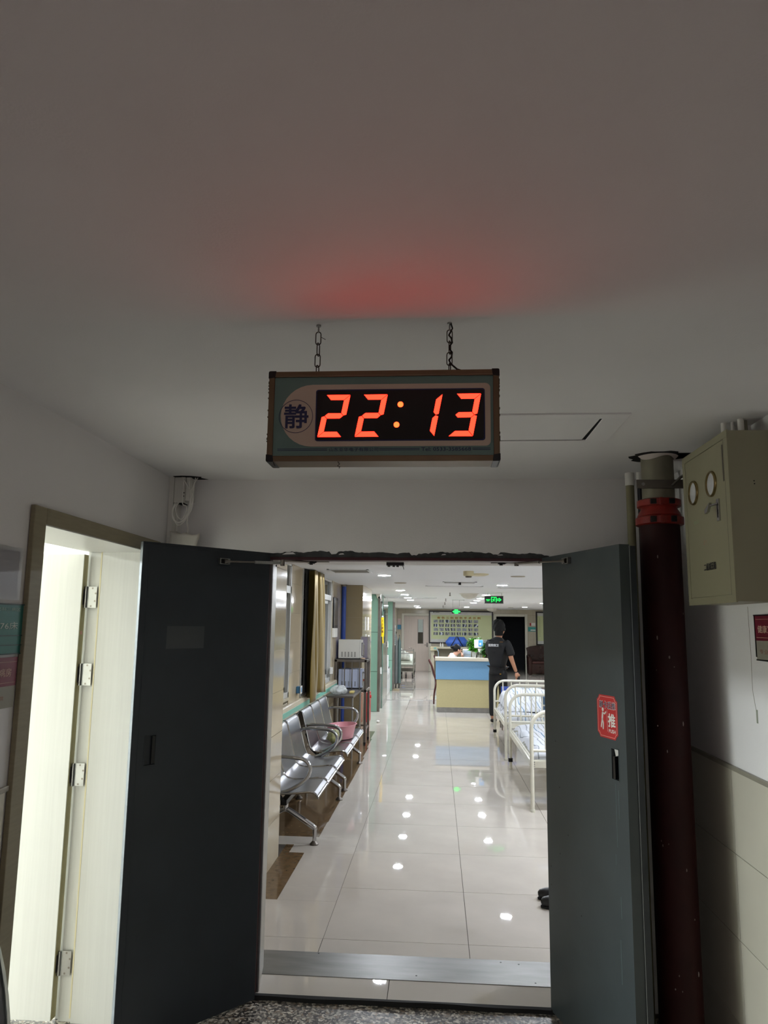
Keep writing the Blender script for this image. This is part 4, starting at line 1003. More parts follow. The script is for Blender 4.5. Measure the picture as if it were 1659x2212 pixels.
for a, b, c, d in ((-1.25, -.725, 0, 2.06), (-.525, -.317, 0, 2.06), (-.725, -.525, 0, 1.03), (-.725, -.525, 1.93, 2.06)): q.box(a, b, 28.33, 28.38, c, d)
lf3 = q.build('door_leaf', lfm, d3)
MB().box(-.725, -.525, 28.35, 28.355, 1.45, 1.93).build('vision_pane', mat('lit_pane', '#a9b3ac', .15, spec=.6), lf3)
MB().box(-.725, -.525, 28.35, 28.355, 1.03, 1.45).build('vision_pane', mat('dark_pane', '#3d3a2e', .12, spec=.6, var=.5, aniso=(8, 1, .3)), lf3)
q = MB(); q.box(-.735, -.715, 28.322, 28.33, 1.02, 1.94); q.box(-.535, -.515, 28.322, 28.33, 1.02, 1.94); q.box(-.735, -.515, 28.322, 28.33, 1.02, 1.035); q.build('vision_frame', steel_dark, lf3)
q = MB(); q.box(-.40, -.35, 28.318, 28.33, .90, 1.06); q.cyl((-.375, 28.32, .98), (-.375, 28.27, .98), .012); q.cyl((-.375, 28.275, .98), (-.47, 28.275, .98), .011); q.build('handle', steel_dark, lf3, label='steel lever handle')
dframe('door_4', 2.23, 3.29, 2.075, 'open doorway into a dark room at the far end, right of the poster')

def poster(name, x0, x1, z0, z1, lab, title):
    t = thing(name, lab, 'poster', ((x0+x1)/2, 28.28, z0))
    q = MB(); b = .05
    q.box(x0, x1, 28.255, 28.299, z1-b, z1); q.box(x0, x1, 28.255, 28.299, z0, z0+b); q.box(x0, x0+b, 28.255, 28.299, z0+b, z1-b); q.box(x1-b, x1, 28.255, 28.299, z0+b, z1-b)
    q.build('poster_frame', mat('black_frame', '#1b1210', .3) if 'black_frame' not in bpy.data.materials else bpy.data.materials['black_frame'], t, world=True)
    g_ = lambda n, c, r=.5, **k: bpy.data.materials.get(n) or mat(n, c, r, **k)
    MB().box(x0+b, x1-b, 28.285, 28.295, z1-b-.115, z1-b).build('white_header', g_('poster_white', '#c9cac6', .4), t, world=True)
    MB().box(x0+b, x1-b, 28.285, 28.295, z0+b+.115, z1-b-.115).build('pale_green_field', g_('poster_field', '#c3cb9c', .4, var=.03, scale=3), t, world=True)
    MB().box(x0+b, x1-b, 28.285, 28.295, z0+b, z0+b+.115).build('white_footer', g_('poster_white', '#c9cac6'), t, world=True)
    if title:
        text(title, ink_gold, t, ((x0+x1)/2-.08, 28.284, 2.00), (1, 0, 0), (0, 0, 1), 1.62, .082, bold=.035, space=1.7)
        MB().cyl((x0+.19, 28.284, 2.205), (x0+.19, 28.282, 2.205), .02, seg=12).box(x0+.24, x0+.40, 28.283, 28.285, 2.195, 2.21).build('header_print', ink_black, t, world=True)
        xm = stripes('xray_film', [(0, '#1a1c20'), (.18, '#8b8f94'), (.4, '#c9cbcc'), (.55, '#2b2e33'), (.72, '#b3b6b8'), (.9, '#15171a')], 9, 0, .4, .25)
        xm2 = stripes('xray_film_blue', [(0, '#2a3344'), (.3, '#a9b4c6'), (.5, '#dfe2e6'), (.7, '#39424f')], 7, 0, .4, .5)
        xm3 = mat('xray_film_grey', '#8e9296', .4, var=.5, scale=12)
        random.seed(6)
        for r in range(4):
            for c in range(8):
                xx = x0+.135+.092/2+c*.2155+.05; zz = 1.873-r*.155
                MB().box(xx-.05, xx+.118, 28.282, 28.285, zz-.055, zz+.055).build('xray_print', random.choice([xm, xm, xm, xm2, xm3]), t, world=True)
    else:
        q = MB(); random.seed(1)
        for r in range(16): q.box(x0+.36, x0+.36+random.uniform(.05, .12), 28.283, 28.285, 2.02-r*.045, 2.035-r*.045); q.box(x0+.13, x0+.16, 28.283, 28.285, 2.02-r*.045, 2.035-r*.045)
        q.box(x0+.28, x0+.36, 28.283, 28.285, 2.19, 2.21)
        q.build('small_print', mat('grey_print', '#7c8570', .5), t, world=True)
poster('wall_poster', -.31, 2.11, 1.04, 2.27, 'large black framed poster of surgery x-rays on the far wall', '骨伤三科创伤手术示例')
poster('wall_poster', 3.70, 4.6, 1.02, 2.27, 'second black framed poster above the brown armchair', None)
t = thing('door_sign', 'teal and white door sign right of the dark doorway', 'sign', (3.55, 28.29, 1.53))
MB().box(3.41, 3.69, 28.28, 28.299, 1.53, 1.695).build('sign_plate', mat('teal_sign', '#2f8f8a', .4), t, world=True)
MB().box(3.50, 3.68, 28.277, 28.28, 1.56, 1.60).build('white_strip', white_p, t, world=True)
t = thing('red_tag', 'small red and white tag above the teal door sign', 'sign', (3.55, 28.29, 1.75))
MB().box(3.47, 3.53, 28.285, 28.299, 1.74, 1.84).build('tag_plate', mat('tag_red', '#a02a25', .4), t, world=True)
MB().box(3.53, 3.68, 28.288, 28.299, 1.74, 1.85).build('white_plate', white_p, t, world=True)
t = thing('door_sign', 'blue and pink sign left of the closed pale door', 'sign', (-1.42, 28.29, 1.55))
MB().box(-1.50, -1.36, 28.28, 28.299, 1.55, 1.72).build('sign_plate', mat('blue_sign', '#3f7f9c', .4), t, world=True)
MB().box(-1.49, -1.38, 28.28, 28.299, 1.73, 1.95).build('pink_plate', mat('pale_pink_sign', '#cbb6b1', .5), t, world=True)
# back counter shelf
bs = thing('back_counter', 'beige shelf counter along the far wall behind the nurse', 'counter', (.9, 27.9, 0))
beige = mat('beige_laminate', '#c2bca6', .35, var=.02)
MB().box(-.25, 2.1, 27.55, 28.25, .87, .94).build('counter_top', beige, bs, world=True, bevel=.006)
MB().box(-.22, -.10, 27.6, 28.25, 0, .87).box(1.95, 2.05, 27.6, 28.25, 0, .87).build('side_panel', beige, bs, world=True)
MB().box(-.10, 1.95, 28.0, 28.25, 0, .87).build('back_panel', mat('grey_beige_panel', '#8f8b78', .5), bs, world=True)
t = thing('wall_phone', 'pale intercom box with a cord at the left end of the far shelf', 'intercom', (-.16, 27.62, .94))
MB().box(-.24, .02, 27.50, 27.549, .80, .95).build('intercom_body', cream_p, t, world=True, bevel=.01)
MB().box(-.12, -.02, 27.49, 27.50, .84, .92).build('green_face', mat('pale_teal', '#87b3a8', .4), t, world=True)
MB().tube([(.0, 27.50, .86), (.05, 27.50, .75), (.06, 27.50, .5)], .018, 8).build('cord', mat('pale_blue_cord', '#9fb2c4', .5), t, smooth=True, world=True)
t = thing('shelf_bottle', 'two small clear bottles on the left of the far shelf', 'bottles', (.17, 27.8, .94))
for x in (.13, .21): MB().lathe([(.03, .941), (.032, 1.0), (.026, 1.03), (.012, 1.05), (.012, 1.08)], (x, 27.75, 0), 12).build('bottle', white_p, t, smooth=True, world=True)
# blue padded pack with black straps
bp = thing('blue_padded_pack', 'puffy blue cushion pack with two black straps on the far shelf', 'bag', (.73, 27.85, .941))
bl = mat('blue_nylon', '#4a74d6', .45, var=.05)
def pack(a, b):
    t = a*2*PI; k = 1-.55*abs(2*b-1)**2.2
    x = math.cos(t); y = math.sin(t)
    wz = .94+.02+b*.34
    r = .415*(1 if b < .5 else 1-.55*(b-.5)*1.2)*(.82+.18*min(1, b*3))
    return (.73+r*x*(1-.0*b), 27.85+.22*y*k, wz)
q = MB(); q.grid(32, 10, pack); q.v += [(.73, 27.85, .96), (.73, 27.85, 1.305)]
n0 = len(q.v); 
for i in range(32):
    q.f.append((i*11, (i+1)*11, n0-2)); q.f.append((i*11+10, (i+1)*11+10, n0-1))
q.build('pack_body', bl, bp, smooth=True, world=True)
for sx in (-1, 1):
    MB().tube([(.73+sx*.02, 27.60, 1.32), (.73+sx*.09, 27.59, 1.18), (.73+sx*.17, 27.60, 1.04), (.73+sx*.23, 27.62, .955)], .016, 6).build('strap', black, bp, smooth=True, world=True)
# downlights
RING = mat('downlight_ring', '#b9b6ad', .4, var=.02)
DIFF = mat('downlight_diffuser', '#eef5ff', .5, emit=LAMP_STRENGTH, var=0)
RING_OFF = mat('unlit_ring', '#9c937b', .5, .2); DIFF_OFF = mat('unlit_diffuser', '#a8a294', .4)
def downlight(on, r=.075):
    t = thing('downlight', 'x', 'ceiling light', (0, 0, 0))
    MB().lathe([(r+.015, 0), (r+.016, -.004), (r+.004, -.008), (r, -.002)], (0, 0, 0), 24).build('trim_ring', RING if on else RING_OFF, t, smooth=True)
    MB().lathe([(r, -.003), (r, -.0085), (r*.97, -.0095)], (0, 0, 0), 24).build('diffuser', DIFF if on else DIFF_OFF, t)
    return t
lit = downlight(True); dark = downlight(False)
lx = [(-.655, y) for y in (9.16, 13.2, 15.0, 16.66, 18.3, 23.8, 26.0)]
rx = [(.975, y) for y in (7.0, 11.2, 14.88, 16.8, 18.25, 20.0, 24.7)]
hx = [(1.95, 5.5)]+[(2.80, y) for y in (4.9, 7.0, 9.16, 12.6, 16.66, 19.9, 24.0)]
NAMES = ['first', 'second', 'third', 'fourth', 'fifth', 'sixth', 'seventh', 'eighth', 'ninth']
first = True
for grp, nm in ((lx, 'left'), (rx, 'right'), (hx, 'hall')):
    for k, (x, y) in enumerate(grp):
        t = lit if first else dup(lit, (x, y, CF)); first = False
        t.location = (x, y, CF)
        t['group'] = 'lit round downlights in the corridor ceiling'
        t['label'] = ('lit round downlight, %s from the doorway in the %s row' % (NAMES[k], nm)) if nm != 'hall' else ('lit round downlight, %s from the doorway over the side hall on the right' % NAMES[k])
for k, (x, y, lab) in enumerate(((-.54, 10.87, 'unlit beige ceiling ring in the left row past the nearest lit downlight'), (1.0, 9.24, 'unlit beige ceiling ring near the right closer arm'), (-.64, 7.10, 'unlit beige ceiling ring just inside the door head'), (2.415, 24.66, 'unlit beige ceiling ring near the far dark doorway'))):
    t = dark if k == 0 else dup(dark, (x, y, CF)); t.location = (x, y, CF); t['label'] = lab; t['group'] = 'unlit downlights'
# other ceiling pieces
t = thing('smoke_detector', 'cream smoke detector hanging from the corridor ceiling', 'detector', (.356, 8.43, CF-.08))
MB().lathe([(.060, CF), (.060, CF-.045), (.052, CF-.055)], (.356, 8.43, 0), 20).build('detector_body', cream_p, t, smooth=True, world=True)
MB().lathe([(.036, CF-.055), (.036, CF-.068), (.03, CF-.072)], (.356, 8.43, 0), 16).build('sensor_cage', mat('sensor_grey', '#5d574a', .5), t, smooth=True, world=True)
t = thing('ceiling_speaker', 'flat cream ceiling disc right of the smoke detector', 'speaker', (.502, 8.87, CF-.03))
MB().lathe([(.115, CF), (.112, CF-.012), (.07, CF-.024), (.01, CF-.028)], (.502, 8.87, 0), 28).build('disc', cream_p, t, smooth=True, world=True)
t = thing('ceiling_dome_lamp', 'unlit white glass dome lamp on the ceiling before the exit sign', 'ceiling light', (.612, 14.3, CF-.11))
MB().lathe([(.19, CF), (.19, CF-.012), (.165, CF-.016)], (.612, 14.3, 0), 28).build('base_ring', white_p, t, smooth=True, world=True)
MB().lathe([(.165, CF-.014), (.15, CF-.05), (.11, CF-.085), (.05, CF-.105), (.005, CF-.108)], (.612, 14.3, 0), 28).build('dome', mat('dome_glass', '#c9c6bb', .3), t, smooth=True, world=True)
t = thing('ceiling_dome_lamp', 'small white dome at the far end of the corridor ceiling', 'ceiling light', (1.9, 26.5, CF-.11))
MB().lathe([(.20, CF), (.18, CF-.06), (.10, CF-.10), (.01, CF-.115)], (1.95, 26.5, 0), 24).build('dome', bpy.data.materials['dome_glass'], t, smooth=True, world=True)
def vent(x0, x1, y0, y1, lab, knob=False, slats=5):
    t = thing('ceiling_vent', lab, 'vent', ((x0+x1)/2, (y0+y1)/2, CF-.01))
    q = MB(); b = .025
    q.box(x0, x1, y0, y0+b, CF-.008, CF); q.box(x0, x1, y1-b, y1, CF-.008, CF); q.box(x0, x0+b, y0, y1, CF-.008, CF); q.box(x1-b, x1, y0, y1, CF-.008, CF); q.build('vent_frame', ceil_white, t, world=True)
    MB().box(x0+b, x1-b, y0+b, y1-b, CF-.0015, CF-.0005).build('vent_dark', mat('vent_shadow', '#4f4c47', .8) if 'vent_shadow' not in bpy.data.materials else bpy.data.materials['vent_shadow'], t, world=True)
    for i in range(slats):
        y = y0+b+(i+.5)*(y1-y0-2*b)/slats; MB().box(x0+b, x1-b, y-.008, y+.002, CF-.007, CF-.002).build('slat', alu, t, world=True)
    if knob: MB().box((x0+x1)/2-.018, (x0+x1)/2+.018, y0+.02, y0+.05, CF-.045, CF-.008).build('sensor', black, t, world=True)
vent(.08, .56, 10.45, 10.75, 'ceiling vent with a black sensor under it', True)
vent(-1.24, -.77, 8.24, 8.75, 'return air grille in the ceiling by the curtain', False, 6)
vent(-.18, .72, 11.62, 11.76, 'long narrow slot vent across the ceiling', False, 1)
vent(.98, 1.75, 11.9, 12.1, 'slot vent on the right half of the corridor ceiling', False, 2)
vent(-1.1, .0, 16.78, 16.92, 'long slot vent crossing the left row of downlights', False, 1)
vent(.36, .66, 17.9, 18.1, 'short slot vent in the middle of the corridor ceiling', False, 1)
for k, (x, y) in enumerate(((.242, 13.98), (.201, 17.16), (.209, 19.9), (.186, 23.2))):
    t = thing('sprinkler', 'small pendant sprinkler, %s from the doorway in the middle of the ceiling' % NAMES[k], 'sprinkler', (x, y, CF-.06), 0, 'ceiling sprinklers')
    MB().cyl((x, y, CF-.045), (x, y, CF), .009, seg=8).build('stem', steel_dark, t, world=True)
    MB().lathe([(.006, CF-.045), (.02, CF-.06), (.02, CF-.064)], (x, y, 0), 10).build('deflector', steel_dark, t, world=True)
# exit signs
em = mat('exit_green', '#19e860', .5, emit=1.3, var=0); eblk = mat('exit_black', '#06130b', .3)
t = thing('exit_sign', 'black hanging exit sign with a green running figure and right arrow', 'exit sign', (1.065, 14.0, 2.14))
MB().box(.892, 1.237, 13.99, 14.03, 2.138, 2.270).build('sign_case', eblk, t, world=True, bevel=.004)
MB().box(.886, 1.243, 13.992, 14.02, 2.132, 2.139).box(.886, 1.243, 13.992, 14.02, 2.269, 2.276).build('sign_rail', steel_dark, t, world=True)
for x in (.955, 1.21): MB().cyl((x, 14.01, 2.27), (x, 14.01, CF), .004, seg=6).build('hanger', steel, t, world=True)
q = MB(); Yf = 13.989
q.prism([(1.115, .046), (1.165, .046), (1.150, .030), (1.162, .030), (1.205, .066), (1.162, .102), (1.150, .102), (1.165, .086) , (1.115, .086), (1.115, .072), (1.172, .072), (1.172, .06), (1.115, .06)], (0, Yf, 2.138), (1, 0, 0), (0, 0, 1), (0, -.001, 0))
q.build('arrow', em, t, world=True)
q = MB()
for a, b, c, d in ((1.010, 1.024, .018, .118), (1.098, 1.112, .018, .118), (1.024, 1.098, .104, .118), (1.066, 1.080, .088, .102)): q.box(a, b, Yf-.001, Yf, 2.138+c, 2.138+d)
for p in ([(1.050, .078), (1.072, .086), (1.066, .056), (1.048, .054)], [(1.064, .058), (1.082, .040), (1.074, .034), (1.056, .050)], [(1.050, .056), (1.034, .030), (1.042, .026), (1.060, .050)], [(1.034, .066), (1.052, .082), (1.056, .076), (1.040, .060)], [(1.068, .080), (1.088, .070), (1.086, .064), (1.066, .072)]):
    q.prism(p, (0, Yf, 2.138), (1, 0, 0), (0, 0, 1), (0, -.001, 0))
q.build('running_figure', em, t, world=True)
text('安全出口', em, t, (.955, Yf, 2.205), (1, 0, 0), (0, 0, 1), .075, .018, bold=.05)
text('EXIT', em, t, (.955, Yf, 2.183), (1, 0, 0), (0, 0, 1), .05, .014, bold=.03)
t = thing('exit_sign', 'small distant green exit sign over the top edge of the poster', 'exit sign', (.46, 18.0, 2.0))
MB().box(.354, .57, 17.99, 18.02, 2.003, 2.097).build('sign_case', eblk, t, world=True)
for x in (.38, .54): MB().cyl((x, 18.0, 2.09), (x, 18.0, CF), .003, seg=6).build('hanger', steel, t, world=True)
em2 = mat('exit_green_bright', '#1dff5c', .5, emit=1.2, var=0)
q = MB(); q.box(.42, .505, 17.987, 17.99, 1.998, 2.100); q.prism([(.37, .05), (.40, .075), (.42, .07), (.42, .03), (.40, .025)], (0, 17.99, 2.0), (1, 0, 0), (0, 0, 1), (0, -.002, 0)); q.prism([(.505, .03), (.55, .03), (.56, .05), (.55, .065), (.505, .065)], (0, 17.99, 2.0), (1, 0, 0), (0, 0, 1), (0, -.002, 0))
q.build('green_symbol', em2, t, world=True)
# ------------------------------------------------------------------ waiting benches
PROF = [(.000, .775), (.012, .802), (.034, .806), (.052, .785), (.075, .70), (.100, .60), (.128, .49), (.150, .435), (.185, .408), (.25, .396), (.36, .402), (.455, .412), (.500, .408), (.526, .388), (.534, .362)]
def bench(name, label, y, L):
    t = thing(name, label, 'bench', (-1.462, y, 0)); p = L/3
    for i in range(3):
        a, b = i*p+.014, (i+1)*p-.014
        q = MB(); n = len(PROF); th = .004
        for yy in (a, b):
            for k in (1, -1):
                for j, (x, z) in enumerate(PROF):
                    x2, z2 = PROF[min(j+1, n-1)]; x1, z1 = PROF[max(j-1, 0)]
                    d = Vector((x2-x1, z2-z1)).normalized(); q.v.append((x-d.y*th*k*.5, yy, z+d.x*th*k*.5))
        for j in range(n-1):
            q.f += [(j, j+1, 2*n+j+1, 2*n+j), (n+j, n+j+1, 3*n+j+1, 3*n+j), (j, j+1, n+j+1, n+j), (2*n+j, 2*n+j+1, 3*n+j+1, 3*n+j)]
        q.f += [(0, n, 3*n, 2*n), (n-1, 2*n-1, 4*n-1, 3*n-1)]
        s = q.build('seat_shell', perf, t, smooth=True, angle=30)
        for yy in (a-.004, b+.004):
            MB().tube(smooth_path([(x, yy, z) for x, z in PROF], 3), .0085, 8).build('side_tube', chrome, s, smooth=True)
        for z, x in ((.803, .024), (.372, .532)):
            MB().cyl((x, a, z), (x, b, z), .008, seg=8).build('end_roll', chrome, s, smooth=True)
    q = MB(); q.box(.235, .285, .02, L-.02, .305, .345); q.build('beam', black, t, bevel=.004)
    q = MB()
    for i in range(4):
        yy = max(.03, min(L-.03, i*p)); q.tube([(.26, yy, .33), (.22, yy, .385)], .012, 8); q.tube([(.26, yy, .33), (.15, yy, .42), (.09, yy, .58)], .010, 8)
    q.build('seat_bracket', black, t, split=True)
    for yy in (.03, L-.03):
        MB().tube(smooth_path([(.085, yy, .645), (.12, yy, .668), (.20, yy, .672), (.33, yy, .668), (.41, yy, .655), (.455, yy, .615), (.462, yy, .565), (.440, yy, .515), (.39, yy, .468), (.30, yy, .418), (.24, yy, .40)], 4), .016, 10).build('armrest', chrome, t, smooth=True)
    for yy in (.10, L-.06):
        l = MB(); l.tube(smooth_path([(.10, yy, .165), (.20, yy, .235), (.262, yy, .262), (.33, yy, .232), (.485, yy, .135), (.500, yy, .118)], 3), .021, 10)
        l.cyl((.262, yy, .25), (.262, yy, .31), .022); l = l.build('leg', chrome, t, smooth=True)
        for x, z in ((.500, .14), (.10, .175)):
            q = MB(); q.cyl((x, yy, .03), (x, yy, z), .016, seg=12); q.build('foot_post', chrome, l, smooth=True)
            q = MB(); q.lathe([(.034, .0005), (.036, .008), (.018, .026), (.013, .034)], (x, yy, 0), 18); q.build('foot_pad', steel_dark, l, smooth=True)
    return t
bench('waiting_bench', 'near three-seat perforated steel waiting bench by the tiled pier', 5.97, 1.66)
bench('waiting_bench', 'farther three-seat steel waiting bench holding a pink basin', 7.88, 1.70)
# pink basin and vegetable bag
bs_ = thing('washbasin', 'translucent pink plastic basin on the farther steel bench', 'basin', (-1.10, 8.78, .415))
pk_ = mat('pink_plastic', '#c68a92', .3, var=.05, alpha=.93)
q = MB(); q.lathe([(.125, .005), (.135, .0), (.150, .05), (.178, .145), (.190, .148), (.190, .152), (.176, .153), (.146, .052), (.120, .010), (.001, .009)], (0, 0, 0), 36, sx=.95, sy=1.25)
o = q.build('basin_shell', pk_, bs_, smooth=True, angle=50)
bs_.rotation_euler = (0, math.radians(-3), 0)
q = MB(); random.seed(12)
q.grid(20, 10, lambda a, b: (-1.13+(.075+.012*math.sin(a*37)+.01*math.sin(b*19))*math.cos(a*2*PI)*math.sin(PI*(b*.96+.02)), 8.36+(.085+.012*math.sin(a*29))*math.sin(a*2*PI)*math.sin(PI*(b*.96+.02)), .485-(.070+.012*math.sin(a*31))*math.cos(PI*b)))
o = q.build('vegetable_bag', mat('leafy_bag', '#8c8a5c', .45, var=.5, scale=22, bump=.6, bscale=30), smooth=True, origin=(-1.13, 8.36, .415), angle=180)
tag(o, 'lumpy olive bag of vegetables leaning on the pink basin', 'bag')

# ------------------------------------------------------------------ steel rack, table, microwaves
rk = thing('steel_rack', 'tall dull steel rack with two shelves holding the microwaves', 'rack', (-1.25, 11.3, 0))
rx0, rx1, ry0, ry1 = -1.45, -1.02, 10.88, 11.36
rx0 = -1.49
for x in (rx0, rx1-.035):
    for y in (ry0, 11.405):
        l = MB().box(x, x+.035, y, y+.035, .045, 1.21).build('leg', steel_dark, rk, world=True, bevel=.003)
        MB().cyl((x+.0175, y+.0175, 0), (x+.0175, y+.0175, .046), .016, .020, 10).build('foot', black_rubber, l, world=True)
for z0, z1 in ((1.172, 1.208), (.745, .780)): MB().box(rx0, rx1, ry0, 11.44, z0, z1).build('shelf', steel_dark, rk, world=True, bevel=.003)
for y in (ry0+.008, 11.412): MB().box(rx0+.03, rx1-.03, y, y+.02, .20, .225).build('lower_rail', steel_dark, rk, world=True)
for x in (rx0+.008, rx1-.028): MB().box(x, x+.02, ry0+.03, 11.41, .20, .225).build('lower_rail', steel_dark, rk, world=True)
for x in (-1.345, -1.235, -1.125): MB().box(x-.007, x+.007, ry0+.006, ry0+.02, .78, 1.172).build('guard_bar', steel_dark, rk, world=True)
for i in range(4): MB().box(rx1-.022, rx1-.010, 10.98+i*.11, 10.992+i*.11, .78, 1.172).build('guard_bar', steel_dark, rk, world=True)
mw_body = mat('microwave_white', '#c5c4bd', .35, var=.02); mw_blue = mat('microwave_pale_blue', '#b4bcd2', .35, var=.02)
def microwave(name, label, x0, x1, y0, y1, z0, z1, M, handle):
    t = thing(name, label, 'microwave', ((x0+x1)/2, (y0+y1)/2, z0))
    MB().box(x0, x1-.03, y0, y1, z0+.012, z1).build('body_shell', M, t, world=True, bevel=.008)
    d = MB().box(x1-.03, x1, y0+.004, y1-.004, z0+.016, z1-.004).build('oven_door', M, t, world=True, bevel=.006)
    MB().box(x1-.002, x1+.002, y0+.03, y1-.12, z0+.05, z1-.04).build('door_glass', glass_dark, d, world=True)
    if handle: MB().tube(smooth_path([(x1, y0+.03, z0+.05), (x1+.034, y0+.03, z0+.06), (x1+.036, y0+.03, z0+.12), (x1+.034, y0+.03, z1-.06), (x1, y0+.03, z1-.045)], 4), .006, 8).build('door_handle', chrome, d, smooth=True, world=True)
    for i in range(5):
        q = MB(); xx = x0+.045+i*.048
        for j in range(7): q.box(xx, xx+.022, y0-.0008, y0+.001, z0+.035+j*.0105, z0+.041+j*.0105)
        q.build('vent_slots', mat('vent_slot_dark', '#57554f', .8) if 'vent_slot_dark' not in bpy.data.materials else bpy.data.materials['vent_slot_dark'], t, world=True)
    for x in (x0+.03, x1-.06):
        for y in (y0+.03, y1-.05): MB().cyl((x+.01, y+.01, z0), (x+.01, y+.01, z0+.014), .012, seg=8).build('foot', black, t, world=True)
microwave('microwave_oven', 'white microwave on the top of the steel rack', -1.455, -1.115, 10.99, 11.27, 1.209, 1.492, mw_body, True)
microwave('microwave_oven', 'pale blue-white microwave on the middle shelf behind the bars', -1.45, -1.10, 11.02, 11.35, .781, 1.062, mw_blue, True)
t = thing('tray', 'black tray under the top microwave', 'tray', (-1.3, 10.96, 1.209))
MB().box(-1.43, -1.12, 10.93, 10.985, 1.2085, 1.222).build('tray_body', black, t, world=True, bevel=.004)
t = thing('bread_packet', 'small beige packet on the rack beside the metal case', 'packet', (-1.10, 10.98, 1.209))
MB().ball((-1.085, 10.96, 1.222), .026, 10, 6, (1.4, 1, .5)).build('packet_body', mat('beige_packet', '#c2a88f', .6, var=.2), t, world=True, smooth=True)
t = thing('metal_case', 'upright grey flight case with bright metal edges on the rack', 'case', (-1.07, 11.48, 1.209))
MB().box(-1.150, -1.045, 11.30, 11.43, 1.212, 1.53).build('case_body', mat('case_panel', '#8a8390', .45, .2, var=.06), t, world=True, bevel=.006)
q = MB()
for x0, x1 in ((-1.045, -1.022),): q.box(x0-.003, x1, 11.292, 11.435, 1.209, 1.535)
q.build('case_lid', mat('bright_aluminium', '#c2c1bd', .25, .8), t, world=True, bevel=.004)
q = MB()
for x in (-1.152, -1.047): q.box(x-.004, x+.006, 11.294, 11.304, 1.21, 1.533)
q.box(-1.155, -1.022, 11.294, 11.304, 1.527, 1.536); q.build('case_edge', bpy.data.materials['bright_aluminium'], t, world=True)
for z in (1.27, 1.36, 1.47): MB().box(-1.0225, -1.016, 11.30, 11.32, z, z+.022).build('latch', chrome, t, world=True)
tb = thing('steel_table', 'low steel side table in front of the rack', 'table', (-1.28, 10.25, 0))
MB().box(-1.44, -1.085, 9.80, 10.80, .765, .790).build('table_top', steel_dark, tb, world=True, bevel=.003)
for x in (-1.435, -1.112):
    for y in (9.81, 10.77): MB().cyl((x+.012, y+.012, 0), (x+.012, y+.012, .766), .0125, seg=12).build('leg', steel, tb, smooth=True, world=True)
for x in (-1.423, -1.10): MB().box(x-.008, x+.008, 9.83, 10.77, .27, .286).build('side_rail', steel, tb, world=True)
q = MB(); random.seed(20)
def pb(a, b):
    t = a*2*PI; r = 1+.10*math.sin(t*5+b*4)+.06*math.sin(t*11+b*9)
    return (-1.31+.11*r*math.cos(t)*math.sin(PI*(.03+.94*b)), 10.03+.21*r*math.sin(t)*math.sin(PI*(.03+.94*b)), max(.792, .845-.055*math.cos(PI*b)*(1+.25*math.sin(t*4+b*7))))
q.grid(44, 16, pb)
pbm = mat('clear_crinkled_plastic', '#cdd1cf', .25, var=.15, scale=9, bump=1, bscale=22, alpha=.42)
tag(q.build('plastic_bag', pbm, smooth=True, origin=(-1.31, 10.05, .79), angle=180), 'crumpled clear plastic bag on the low steel table', 'bag')
t = thing('soap_box', 'small yellowish box beside the plastic bag on the steel table', 'box', (-1.15, 10.3, .79))
MB().box(-1.19, -1.13, 10.20, 10.36, .7905, .815).build('box_body', mat('soap_yellow', '#b9a968', .5), t, world=True, bevel=.006)
t = thing('bottle', 'small white bottle with a red cap on the middle shelf of the rack', 'bottle', (-1.06, 11.0, .78))
MB().lathe([(.020, .781), (.022, .80), (.022, .86), (.012, .885), (.011, .90)], (-1.062, 10.96, 0), 14).build('bottle_body', white_p, t, smooth=True, world=True)
MB().lathe([(.014, .90), (.014, .925), (.008, .93)], (-1.062, 10.96, 0), 12).build('cap', mat('red_cap', '#c03a30', .4), t, smooth=True, world=True)
t = thing('fire_hose_box', 'narrow red fire box standing behind the steel rack', 'fire box', (-1.08, 12.2, 0))
red = mat('fire_red', '#b81c1c', .35, var=.03)
MB().box(-1.140, -1.085, 12.10, 12.40, .17, .63).build('box_body', red, t, world=True, bevel=.006)
MB().box(-1.140, -1.095, 12.12, 12.38, 0, .17).build('stand', mat('pink_white_stand', '#c9a49c', .5), t, world=True)
MB().cyl((-1.085, 12.25, .56), (-1.065, 12.25, .56), .025, seg=12).build('knob', red, t, world=True)
t = thing('paper_scrap', 'crumpled white paper scrap on the floor by the first green column', 'paper', (-1.08, 13.9, 0))
q = MB(); q.grid(8, 6, lambda a, b: (-1.045+.03*math.cos(a*2*PI)*math.sin(PI*(.05+.9*b))*(1+.3*math.sin(a*20)), 13.42+.04*math.sin(a*2*PI)*math.sin(PI*(.05+.9*b)), .022-.02*math.cos(PI*b)))
q.build('paper_ball', white_p, t, world=True)

